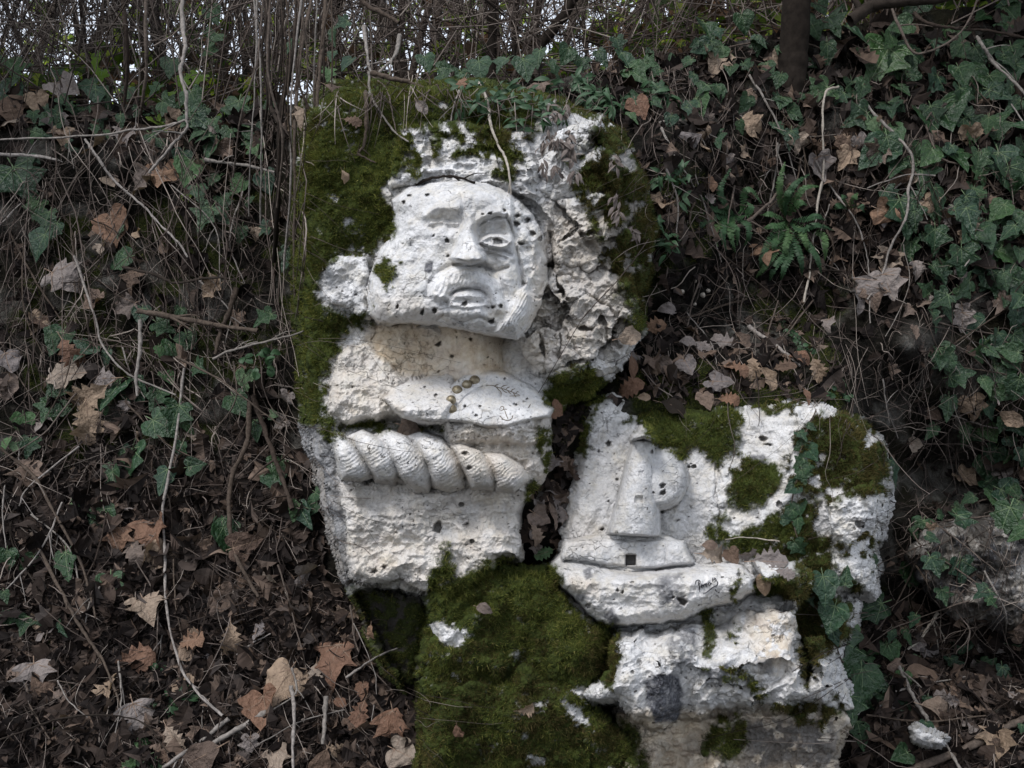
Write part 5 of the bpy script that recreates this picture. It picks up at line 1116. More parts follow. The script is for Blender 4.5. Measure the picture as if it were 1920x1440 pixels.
def gen_thicket(r):
    px0 = r.uniform(-150, 2050); Y0 = r.choice([r.uniform(.6, 1.2), r.uniform(1.0, 3.5)]); yc = float(np.interp(px0, [0, 560, 1000, 1300, 1920], [200, 190, 150, 100, 10]))
    py0 = yc + r.uniform(-220, 25); P0 = at(px0, py0, Y0)
    ang = r.normal(0, .45) if r.random() < .6 else r.uniform(-1.6, 1.6); L = r.uniform(.15, .9) * (.6 + Y0 * .4); n = 6
    d = np.array([math.sin(ang), r.normal(0, .3), math.cos(ang)]); t = np.linspace(0, 1, n)[:, None]
    c = r.normal(0, .25, 3)
    return P0 + d * L * t + c * L * t * t + np.cumsum(r.normal(0, .006, (n, 3)), 0), np.linspace(1, .4, n) * r.uniform(.0008, .0034) * (.7 + .3 * Y0)
twig_mass('twig_thicket', 3700, gen_thicket, 'twigs', 'tangle of fine bare twigs against the bright sky along the crest', 41)
def gen_bank(x0, x1, y0, y1, down=.9):
    def g(r):
        while True:
            px0 = r.uniform(x0, x1); py0 = r.uniform(y0, y1)
            if not rock_here(px0, py0) and py0 > float(crest(px0)): break
        ang = r.normal(0, .7) if r.random() < down else r.uniform(-1.6, 1.6); L = min(360, r.lognormal(4.35, .65)); n = 11
        t = np.linspace(0, 1, n); bend = r.normal(0, .35) * L; kk = 14 + L * .10
        px = px0 + math.sin(ang) * L * t + bend * t * t + fbm(t * 40, t * 0 + px0, 22, 2, 5) * kk; py = py0 + math.cos(ang) * L * t + fbm(t * 40, t * 0 + py0, 22, 2, 6) * kk
        y, _ = surf(px, py); y = np.minimum(y, y[0] + .05) - np.sin(t * np.pi) * r.uniform(.0, .05) - .008
        k = (D + y) / FPX
        return at(px, py, y), np.linspace(1, .5, n) * r.choice([.45, .75, 1.3], p=[.5, .35, .15]) * k * 1.1
    return g
twig_mass('twig_litter', 1050, gen_bank(-40, 600, 200, 900), 'twigs', 'fine dry stems and rootlets hanging over the upper left bank', 42)
twig_mass('twig_litter', 1000, gen_bank(-40, 800, 880, 1460, .3), 'twigs', 'fine dry stalks scattered through the litter of the left slope', 43)
twig_mass('twig_litter', 800, gen_bank(1150, 1960, 60, 700), 'twigs', 'fine dry stems over the upper right bank', 44)
twig_mass('twig_litter', 700, gen_bank(1560, 1960, 650, 1460, .4), 'twigs', 'fine dry stalks in the lower right corner', 45)
def gen_upright(r):
    x0 = r.uniform(-30, 620); y1 = r.uniform(240, 760); x1 = x0 + r.normal(0, 130); t = np.linspace(0, 1, 12); ys = r.uniform(100, 420); y1 = max(y1, ys + 120)
    px = x0 + (x1 - x0) * t + fbm(t * 50, t * 0 + x0, 24, 2, 5) * 42; py = ys + (y1 - ys) * t
    px = np.where((py > 170) & (px > 575), 575 - (px - 575) * .3, px)
    y, _ = surf(px, np.maximum(py, 215)); y = y - .03 - r.uniform(0, .12) * np.sin(t * 3.0)
    return at(px, py, y), np.linspace(1, .5, 12) * .0011 * r.uniform(.6, 1.9)
twig_mass('hanging_stems', 85, gen_upright, 'twigs', 'tangle of long thin stems hanging down over the left bank', 47)
def gen_top(r):
    px0 = r.uniform(600, 1300); py0 = float(crest(px0)) + r.uniform(-30, 30); a = r.normal(0, .6); L = r.uniform(30, 110); t = np.linspace(0, 1, 6)
    px = px0 + math.sin(a) * L * t + r.normal(0, 12) * t * t; py = py0 + math.cos(a) * L * t
    y, _ = surf(px, py); y = y - .012 - .03 * np.sin(t * 3.1)
    return at(px, py, y), np.linspace(1, .4, 6) * .0011 * r.uniform(.6, 1.6)
twig_mass('twig_litter', 200, gen_top, 'twigs', 'fine dry roots and stalks spilling over the top edge of the bust rock', 46)

# named small vines/twigs across the banks, individually
r = np.random.default_rng(91)
zones = [(0, 560, 220, 880, 40, 'slender bare stem hanging over the upper left bank', 'bare stems on the upper left bank'),
         (0, 720, 880, 1430, 45, 'slender dry twig lying on the lower left slope', 'dry twigs on the lower left slope'),
         (1240, 1900, 120, 640, 40, 'slender bare stem hanging over the upper right bank', 'bare stems on the upper right bank'),
         (1600, 1900, 700, 1430, 18, 'slender dry twig in the dark lower right corner', 'dry twigs at the lower right')]
for x0, x1, y0, y1, n, lab, grp in zones:
    for k in range(n):
        for _ in range(20):
            a = (r.uniform(x0, x1), r.uniform(y0, y1)); an = r.normal(0, .6) + (0 if y1 < 900 else r.choice([0, 1.2])); L = r.uniform(70, 230)
            b = (a[0] + math.sin(an) * L, a[1] + math.cos(an) * L); c = ((a[0] + b[0]) / 2 + r.normal(0, L * .12), (a[1] + b[1]) / 2 + r.normal(0, L * .08))
            if not (rock_here(*a) or rock_here(*b) or rock_here(*c)) and b[1] < 1480: break
        bm = r.choice(['bark', 'barkgrey', 'bark', 'darkbark']); T('bare_twig', [a, c, b], r.uniform(1.2, 2.7), bm, autolabel(c[0], c[1], ('short ' if L < 120 else 'long ') + {'bark': 'brown', 'barkgrey': 'pale grey', 'darkbark': 'dark'}[bm] + ' twig'), 'twig', group=grp, lift=r.uniform(.01, .06), sides=5)

# far foliage
def quads_mass(name, n, gen, mt, label, seed, kind='beech', cat='foliage', rings=1):
    r = np.random.default_rng(seed); P, sc = gen(r, n); Vs, Fs, off = [], [], 0
    g = leaf_geo(kind, .2, -.3, .05, 0, rings, False)
    fr = rand_frames(np.tile([[0, -1, .2]], (len(P), 1)), len(P), r, 1.0, .6, .1)
    V, Fc = stamp(g, P, fr, sc); o = mesh_np(name, V, Fc, M[mt], None, False); tag(o, label, cat, kind='stuff')
HOLES = [(145, 15, 42, 34), (165, 60, 20, 22), (15, 60, 30, 50), (622, 135, 16, 34), (790, 70, 26, 50), (845, 130, 22, 26), (1045, 30, 40, 46), (1085, 95, 34, 22), (955, 60, 16, 40), (10, 10, 40, 40)]
def hole(px, py):
    m = np.zeros_like(px, bool)
    for a, b, c, d in HOLES: m |= ((px - a) / c) ** 2 + ((py - b) / d) ** 2 < 1
    return m
def far_gen(r, n):
    px = r.uniform(-250, 2200, n); Y = r.uniform(5, 14, n); py = r.uniform(-330, 260, n)
    nz = fbm(px, py, 90, 3, 44); right = sm(1150, 1450, px) * .6
    q = nz + right * .8 + r.normal(0, .12, n) > .06; q &= ~hole(px, py)
    px, py, Y = px[q], py[q], Y[q]; return at(px, py, Y), r.uniform(.06, .17, len(px))
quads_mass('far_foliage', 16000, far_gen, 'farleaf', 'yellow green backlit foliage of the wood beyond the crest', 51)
def mid_gen(r, n):
    px = r.uniform(-200, 2100, n); Y = r.uniform(.9, 3.0, n); yc = np.interp(px, [0, 560, 1000, 1300, 1920], [200, 190, 150, 100, 10]); py = yc + 25 - np.abs(r.normal(0, 1, n)) * 95
    nz = fbm(px, py, 60, 3, 49); q = nz + .25 * sm(40, 0, yc - py) + sm(1200, 1400, px) * .5 + .03 > 0; q &= ~hole(px, py); px, py, Y = px[q], py[q], Y[q]
    return at(px, py, Y), r.uniform(.02, .06, len(px)) * (.6 + .4 * Y)
quads_mass('dry_shrub_leaves', 2600, mid_gen, 'farbrown', 'dry brown leaves caught in the thicket behind the crest', 52, 'ivy')
quads_mass('shrub_foliage', 2800, mid_gen, 'farleaf', 'green shrub foliage behind the crest', 53, 'ivy')
# unseen crowns above the frame; the right one added to darken its side
def crown_gen(cx, cy, cz, rx, ry, rz):
    def g(r, n):
        u = r.normal(0, 1, (n, 3)); u /= np.linalg.norm(u, axis=1, keepdims=True); rad = r.random(n) ** .4
        return np.array([cx, cy, cz]) + u * rad[:, None] * np.array([rx, ry, rz]), r.uniform(.08, .16, n)
    return g
quads_mass('unseen_canopy', 8000, crown_gen(2.3, .1, 2.2, 1.5, 1.7, .6), 'farleaf', 'unseen dense canopy added over the right side to darken the bank', 54, 'ivyheart')
quads_mass('unseen_canopy', 3200, crown_gen(-2.8, .9, 2.5, 1.6, 1.6, .7), 'farleaf', 'evergreen canopy overhanging the left side of the bank', 55, 'ivyheart')

# ------------------------------------------------------------------ ivy plants
def ivy_plant(label, leaves, stem=None, mats=('ivy',), kinds=('ivy', 'ivyheart', 'ivynarrow'), lift=.03, name='ivy_vine'):
    xs = [l[0] for l in leaves]; ys = [l[1] for l in leaves]
    c = at(np.mean(xs), np.mean(ys), surf(np.mean(xs), np.mean(ys))[0][0]); e = thing(name, tuple(c)); tag(e, label, 'ivy')
    for l in leaves:
        x, y, s = l[:3]; a = l[3] if len(l) > 3 else lr.normal(0, 38); mt = l[4] if len(l) > 4 else mats[int(lr.integers(len(mats)))]
        k = kinds[int(lr.integers(len(kinds)))]
        place_leaf('leaf', leaf_mesh(k, mt, 'vein', int(lr.integers(4)), False), x, y, s * 1.12, a, lift * lr.uniform(.5, 1.5), None, e, .55)
    order = stem if stem else sorted([(l[0], l[1]) for l in leaves], key=lambda p: p[1])[::max(1, len(leaves) // 6)]
    if len(order) > 1:
        W3, rad = traced(order, 1.7, lift=lift * .4, jit=1.5, seed=len(COL.objects)); V, Fc = tube_geo(W3, rad, 5); child_mesh('stem', V, Fc, M['bark'], e)
L_ = 'ivylight'
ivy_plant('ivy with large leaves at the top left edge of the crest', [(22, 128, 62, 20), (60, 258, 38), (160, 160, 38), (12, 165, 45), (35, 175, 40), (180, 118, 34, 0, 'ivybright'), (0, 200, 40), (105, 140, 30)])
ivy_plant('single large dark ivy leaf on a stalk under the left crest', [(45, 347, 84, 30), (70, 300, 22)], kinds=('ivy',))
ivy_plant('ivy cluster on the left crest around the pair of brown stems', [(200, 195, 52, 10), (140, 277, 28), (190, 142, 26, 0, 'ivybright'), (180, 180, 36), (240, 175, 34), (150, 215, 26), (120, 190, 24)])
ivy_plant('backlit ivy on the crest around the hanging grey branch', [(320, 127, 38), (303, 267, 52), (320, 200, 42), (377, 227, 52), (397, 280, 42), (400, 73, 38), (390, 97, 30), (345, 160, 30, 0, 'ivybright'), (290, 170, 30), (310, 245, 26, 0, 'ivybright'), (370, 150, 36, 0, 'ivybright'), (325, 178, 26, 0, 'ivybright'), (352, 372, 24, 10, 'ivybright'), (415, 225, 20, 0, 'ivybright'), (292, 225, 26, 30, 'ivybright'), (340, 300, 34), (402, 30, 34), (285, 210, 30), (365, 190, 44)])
ivy_plant('ivy below the crest left of the dark stems', [(443, 213, 56), (483, 283, 38), (353, 323, 52, -10, L_), (373, 363, 46), (383, 410, 52), (400, 340, 36), (443, 350, 38), (500, 343, 42), (420, 385, 34), (470, 215, 34), (460, 250, 30), (450, 440, 34), (490, 430, 36), (500, 200, 36), (420, 410, 30), (465, 380, 26)])
ivy_plant('large dark ivy leaves beside the tan oak leaves on the left bank', [(160, 657, 54, -40), (200, 673, 34), (213, 733, 80, -15), (257, 740, 52, 25), (175, 760, 40), (290, 750, 40)])
ivy_plant('ivy leaves around the cut stick on the left bank', [(310, 613, 38, 60), (333, 660, 50), (355, 640, 36), (375, 690, 36), (300, 660, 26, 20, L_), (317, 707, 32, 30, L_), (100, 640, 30)])
ivy_plant('pale small heart shaped ivy leaves near the rock at left', [(460, 717, 38, 0, L_), (514, 778, 20, 80, L_), (455, 700, 18, 30, L_)], kinds=('ivyheart',))
ivy_plant('ivy leaf with pale veins hanging at mid left', [(310, 800, 58, 60)], kinds=('ivyheart',))
ivy_plant('large three lobed ivy leaf with pale veins at mid left', [(240, 878, 84, 0)], kinds=('ivy',))
ivy_plant('bright young ivy leaves at the left edge', [(43, 797, 38, 0, L_), (100, 780, 18, 0, L_), (10, 835, 28, 0, L_), (28, 840, 18, 0, L_), (140, 945, 24, 60, L_)])
ivy_plant('ivy cluster on the left slope below the three lobed leaf', [(196, 985, 64, 10), (125, 1060, 58, 20), (12, 1052, 38), (208, 1106, 52, 10), (233, 1081, 24, 0, L_), (175, 965, 38), (50, 1055, 36), (215, 955, 30)])
ivy_plant('small ivy leaves at the lower left edge', [(46, 1172, 38, 0), (80, 1170, 24), (117, 1180, 32, 40), (8, 1139, 34), (8, 1164, 28), (10, 1120, 24)])
ivy_plant('ivy beside the base of the bust rock at left', [(571, 968, 50, 30), (590, 950, 36), (425, 1012, 54, 10), (600, 930, 30), (555, 960, 34), (415, 985, 30)])
ivy_plant('small holly sprig at the bottom left edge', [(267, 1395, 42, 175, L_), (258, 1425, 44, -60), (288, 1430, 36, 50), (240, 1435, 30)], kinds=('holly',), name='holly_sprig')
# right side
ivy_plant('ivy climbing the tree trunk at the top right', [(1513, 39, 44, -20), (1562, 46, 54, 10), (1552, 103, 44, 5), (1580, 20, 28), (1540, 15, 30), (1530, 60, 30), (1520, 120, 26), (1478, 30, 34), (1500, 75, 40), (1470, 100, 32), (1495, 150, 34), (1465, 190, 36), (1490, 215, 34), (1505, 180, 30), (1460, 240, 34), (1482, 262, 36), (1500, 245, 30)])
ivy_plant('ivy left of the tree trunk on the upper crest', [(1442, 127, 40, 10), (1403, 127, 28), (1328, 60, 56, 0), (1345, 100, 34), (1395, 45, 36), (1311, 198, 44, 5), (1343, 262, 40, 0), (1300, 150, 30), (1420, 90, 28), (1455, 185, 26), (1285, 120, 32), (1425, 75, 30)])
ivy_plant('big broad dark ivy leaves at upper right beside the trunk', [(1647, 124, 92, -30), (1676, 106, 64, 40), (1530, 177, 56, -60), (1601, 177, 52, 5), (1605, 223, 54, -60), (1700, 140, 50), (1570, 185, 36), (1625, 165, 34), (1720, 110, 52)])
ivy_plant('ivy cluster of blue green leaves at the right, upper part', [(1771, 212, 86, -5), (1739, 227, 60, 10), (1824, 159, 70, 15), (1863, 156, 46, 5), (1867, 248, 60, 10), (1796, 297, 66, 10), (1900, 130, 44), (1850, 100, 44), (1790, 120, 40), (1820, 215, 36), (1900, 200, 42), (1750, 160, 46), (1880, 60, 40), (1780, 70, 40), (1840, 30, 44)])
ivy_plant('ivy cluster of dark pointed leaves right of the long pale vine', [(1640, 290, 66, -50), (1675, 258, 54, 15), (1679, 315, 50, -30), (1729, 329, 66, 5), (1697, 407, 76, 10), (1757, 382, 66, 10), (1753, 453, 50, 0), (1707, 471, 40, 0), (1640, 240, 34, 20, L_), (1720, 285, 36), (1670, 370, 34)])
ivy_plant('ivy cluster at the right edge, middle height', [(1877, 312, 62, 5), (1899, 347, 76, 20), (1828, 425, 56, 20), (1853, 435, 46, 5), (1803, 492, 56, 10), (1780, 490, 30), (1870, 400, 46), (1900, 430, 50), (1820, 370, 42), (1890, 480, 44), (1840, 330, 40), (1910, 280, 44), (1870, 470, 36)])
ivy_plant('ivy hanging at the right edge beside the bare rock face', [(1874, 537, 64, 0), (1906, 593, 50, 0), (1753, 604, 38, 10), (1821, 607, 40, -20), (1835, 657, 44), (1867, 643, 42), (1867, 700, 84, 0), (1891, 657, 38), (1856, 774, 34), (1780, 590, 30), (1900, 540, 54), (1915, 640, 40), (1880, 740, 34), (1905, 800, 46), (1895, 850, 40), (1850, 725, 34)])
ivy_plant('single dark ivy leaf in the shade right of the lighthouse rock', [(1675, 887, 50, 10)], kinds=('ivynarrow',))
ivy_plant('ivy around the grey boulder at the right edge', [(1727, 990, 36, -20), (1810, 987, 56, 5), (1803, 1073, 50, 5), (1883, 980, 66, -20), (1710, 1083, 46, 0), (1760, 1060, 34), (1750, 1010, 26), (1900, 930, 50), (1865, 915, 40), (1770, 1120, 30), (1640, 1060, 34), (1910, 1000, 44)])
ivy_plant('thin ivy runner with small leaves climbing the mossy lighthouse rock', [(1505, 818, 24, 30), (1523, 802, 20, 60), (1500, 838, 24, -60), (1522, 850, 32, 20), (1498, 868, 28, -50), (1506, 895, 32, 10), (1484, 916, 28, -60), (1498, 951, 30, 10), (1480, 965, 24, -40), (1496, 985, 28, 5), (1475, 975, 20), (1499, 1028, 36, 40), (1512, 880, 20)], stem=[(1530, 770), (1512, 810), (1502, 850), (1500, 885), (1490, 920), (1484, 955), (1490, 990), (1500, 1025)], lift=.012)
ivy_plant('ivy with large bright leaves growing at the right end of the white boulder', [(1547, 1107, 56, 0), (1587, 1080, 34, 170), (1560, 1160, 52, -15), (1620, 1143, 74, -70), (1580, 1243, 94, 0), (1630, 1217, 50, 70), (1630, 1260, 44), (1617, 1287, 66, -5), (1637, 1320, 66, 10), (1697, 1320, 48, 5), (1613, 1377, 56, 0), (1518, 1125, 26, 10), (1600, 1190, 30, 0, L_), (1605, 1260, 40), (1655, 1290, 50), (1598, 1330, 50, -10), (1565, 1195, 34)])
ivy_plant('dim ivy leaves in the litter at the right', [(1803, 1200, 56, 0), (1790, 1250, 34), (1720, 1240, 26, 60, L_), (1880, 1270, 40), (1900, 1200, 36)])
ivy_plant('ivy on the crest behind the bust rock, centre', [(800, 118, 34), (840, 128, 38), (900, 132, 44), (870, 150, 34), (985, 130, 44), (1010, 110, 40), (1060, 105, 38), (1090, 125, 34), (940, 120, 38), (830, 150, 28), (1130, 110, 34), (1175, 115, 50), (1195, 140, 44), (1220, 120, 34), (1040, 135, 38), (1160, 85, 30)], lift=.05)
ivy_plant('small ivy leaves among the stems at the upper left of the bust rock', [(625, 70, 34), (640, 45, 28), (622, 105, 28, 0), (545, 90, 34), (650, 120, 30), (615, 140, 28, 0, L_)], lift=.15)
# random undergrowth fill
r = np.random.default_rng(15)
def fill(label, x0, x1, y0, y1, n, smin, smax, mats=('ivy',)):
    lv = []
    for k in range(n * 3):
        x, y = r.uniform(x0, x1), r.uniform(y0, y1)
        if not rock_here(x, y) and y > float(crest(x)) - 20: lv.append((x, y, r.uniform(smin, smax)))
        if len(lv) >= n: break
    ivy_plant(label, lv, mats=mats, lift=.045)
fill('small ivy leaves scattered between the dead leaves at the far upper right', 1600, 1930, 0, 300, 40, 24, 52)
fill('ivy scattered over the right edge of the bank, upper middle', 1700, 1935, 300, 560, 28, 24, 52)
fill('ivy scattered in the dark right edge below the middle', 1740, 1935, 560, 960, 30, 20, 48)
fill('small ivy along the crest right of centre', 1180, 1480, 60, 240, 30, 16, 34)
fill('ivy leaves scattered over the left bank between the dry stems', 40, 540, 330, 960, 26, 32, 60)
fill('small ivy along the left crest', 60, 520, 190, 270, 30, 16, 36)
fill('small dark ivy scattered low at the right', 1600, 1930, 960, 1420, 20, 18, 40)

# vinca-like plants with lance leaves on the crest
def small_plant(name, label, cat, spots, kind, s0, s1, per, mt, hang=False, lift=.03):
    e = None; r = np.random.default_rng(len(COL.objects))
    for (x, y) in spots:
        yy_, _ = surf(x, y); c = at(x, y, yy_[0] - lift); o = thing(name, tuple(c)); tag(o, autolabel(x, y, label), cat, name.replace('_', ' ') + 's on the bank and rock top')
        g = leaf_geo(kind, .2, -.5, .03, 0, 1, False); Vs, Fs, off = [], [], 0
        for k in range(per):
            an = r.normal(0, 35) if hang else r.uniform(0, 360); z = Vector((r.normal(0, .4), -1, r.uniform(.2, 1.2))); m = frame(z, an, -20 + r.normal(0, 15), r.normal(0, 20))
            s = r.uniform(s0, s1) * (yy_[0] + D) / FPX; V = g[0] @ np.array(m).T * s + np.array([r.normal(0, .2), r.normal(0, .15), r.normal(0, .3)]) * s * .9
            Vs.append(V); Fs.append(g[1] + off); off += len(V)
        mesh_np('leaves' if per > 1 else 'leaf', np.concatenate(Vs), np.concatenate(Fs), M[mt], o, True)
r = np.random.default_rng(17)
small_plant('periwinkle_plant', 'narrow leaved dark green plant', 'plant', [(r.uniform(860, 1290), r.uniform(140, 235) if k % 3 else r.uniform(150, 190)) for k in range(44)], 'lance', 22, 34, 9, 'smallgreen')
small_plant('periwinkle_plant', 'dim narrow leaved plant', 'plant', [(r.uniform(1190, 1290), r.uniform(300, 470)) for k in range(12)], 'lance', 20, 30, 6, 'smallgreen')
small_plant('withered_sprig', 'grey withered sprig', 'dry plant', [(r.uniform(1015, 1085), r.uniform(205, 330)) for k in range(15)] + [(1150, 300), (1155, 370), (1160, 400), (1190, 430)], 'lance', 14, 26, 9, 'withered', hang=True)
small_plant('seedling', 'small round leaved seedling', 'plant', [(460, 672), (490, 662), (515, 668), (505, 680), (480, 690)], 'round', 14, 20, 4, 'smallgreen', lift=.08)
small_plant('seedling', 'small round leaved seedling', 'plant', [(296, 1245), (345, 1275), (350, 1290), (315, 1305), (290, 1320), (325, 1335), (355, 1310)], 'round', 14, 20, 4, 'smallgreen')
small_plant('herb', 'tiny leaved green herb', 'plant', [(1480, 625), (1495, 645), (1505, 655), (1470, 610), (1560, 725), (1550, 740), (1575, 715), (1585, 745), (1490, 635), (1520, 660)], 'round', 8, 13, 16, 'smallgreen', lift=.01)

# ------------------------------------------------------------------ ferns
def fern(label, fronds, lift=.03):
    x0 = np.mean([f[0][0] for f in fronds]); y0 = np.mean([f[0][1] for f in fronds]); c = at(x0, y0, surf(x0, y0)[0][0]); e = thing('fern', tuple(c)); tag(e, label, 'fern')
    for P in fronds:
        p = smooth_path(P, 8); n = len(p); ys = surf(P[0][0], P[0][1])[0][0] - .02; t = np.linspace(0, 1, n)
        y1 = surf(p[:, 0], p[:, 1])[0]; y = np.minimum(ys - .07 * np.sin(t * 2.4), y1 - .012)
        W3 = at(p[:, 0], p[:, 1], y); V, Fc = tube_geo(W3, np.linspace(.0012, .0005, n), 4); Vs, Fs, off = [V], [Fc], len(V)
        Tn = np.gradient(W3, axis=0); Tn /= np.linalg.norm(Tn, axis=1, keepdims=True)
        L = np.sum(np.linalg.norm(np.diff(W3, axis=0), axis=1)); m = max(14, int(L / .0052)); wmax = .0125
        for k in range(m):
            s = (k + .8) / m; i = s * (n - 1); i0 = min(int(i), n - 2); u = i - i0; C = W3[i0] * (1 - u) + W3[i0 + 1] * u; tn = Tn[i0]
            side = np.cross(tn, np.array([lr.normal(0, .1), -1, .3])); side /= np.linalg.norm(side); wl = wmax * (math.sin(min(1, s * 3.2) * 1.4) * (1 - s ** 3 * .8)); hw = L / m * .42
            for q in (-1, 1):
                sd = side * q; a = C + tn * -hw; b = C + tn * hw; z = np.array([0, lr.normal(.001, .0015), 0])
                V = np.array([a, C + sd * wl * .55 - tn * hw * 1.1 + z, C + sd * wl + z * 2 + tn * hw * .3, C + sd * wl * .6 + tn * hw * 1.0 + z, b])
                Vs.append(V); Fs.append(np.array([[0, 1, 3, 4], [1, 2, 3, 3]]) + off); off += 5
        Fq = np.concatenate(Fs); tri = Fq[Fq[:, 2] == Fq[:, 3]][:, :3]; qd = Fq[Fq[:, 2] != Fq[:, 3]]
        allF = np.concatenate([tri, qd[:, :3], qd[:, [0, 2, 3]]]); child_mesh('frond', np.concatenate(Vs), allF, M['fern'], e)
fc_ = lambda a, b: (1240 + a * 360 / 1920, 300 + b * 360 / 1920)
B1 = fc_(740, 560); B2 = fc_(1250, 600)
fern('left fern clump with narrow ladder like fronds right of the mossy crag', [[B1, fc_(640, 430), fc_(590, 300), fc_(690, 90)], [B1, fc_(560, 440), fc_(450, 390), fc_(330, 375)], [B1, fc_(580, 500), fc_(480, 490), fc_(420, 540)],
     [B1, fc_(640, 620), fc_(615, 750), fc_(650, 900)], [B1, fc_(700, 650), fc_(700, 760), fc_(740, 920)], [B1, fc_(800, 600), fc_(870, 650), fc_(880, 760), fc_(840, 850)], [B1, fc_(820, 480), fc_(830, 330), fc_(900, 300), fc_(1000, 430)], [B1, fc_(560, 570), fc_(430, 620), fc_(390, 690)], [B1, fc_(600, 640), fc_(540, 700), fc_(560, 860)], [B1, fc_(830, 560), fc_(900, 480), fc_(860, 420)], [B1, fc_(690, 640), fc_(760, 700), fc_(760, 850)]])
fern('right fern clump with broader spreading fronds left of the long pale vine', [[B2, fc_(1190, 400), fc_(1190, 200), fc_(1240, 20)], [B2, fc_(1250, 420), fc_(1330, 250), fc_(1480, 140)], [B2, fc_(1330, 420), fc_(1430, 280), fc_(1580, 260)], [B2, fc_(1330, 480), fc_(1400, 420), fc_(1460, 450)], [B2, fc_(1150, 560), fc_(1080, 540), fc_(1000, 545)],
     [B2, fc_(1200, 650), fc_(1100, 660), fc_(1010, 690)], [B2, fc_(1180, 750), fc_(1130, 850), fc_(1130, 930)], [B2, fc_(1280, 760), fc_(1240, 880), fc_(1290, 980)], [B2, fc_(1400, 720), fc_(1450, 830), fc_(1480, 930)], [B2, fc_(1450, 590), fc_(1560, 560), fc_(1640, 600)], [B2, fc_(1300, 900), fc_(1230, 1080), fc_(1200, 1200)], [B2, fc_(1450, 820), fc_(1560, 980), fc_(1600, 1130)],
     [B2, fc_(1350, 850), fc_(1400, 1000), fc_(1410, 1150)], [B2, fc_(1180, 850), fc_(1050, 1050), fc_(950, 1180)], [B2, fc_(1400, 700), fc_(1550, 650), fc_(1720, 700)], [B2, fc_(1600, 740), fc_(1640, 860), fc_(1640, 1000)], [B2, fc_(1240, 420), fc_(1270, 330), fc_(1340, 220)], [B2, fc_(1100, 780), fc_(1010, 980), fc_(1000, 1100)], [B2, fc_(1250, 900), fc_(1130, 1080), fc_(1090, 1200)]])
fern('small fern right of the long pale vine', [[(1592, 392), (1600, 375), (1608, 362)], [(1592, 392), (1612, 385), (1622, 398)], [(1592, 392), (1575, 385), (1565, 392)], [(1592, 392), (1585, 375), (1580, 365)]])

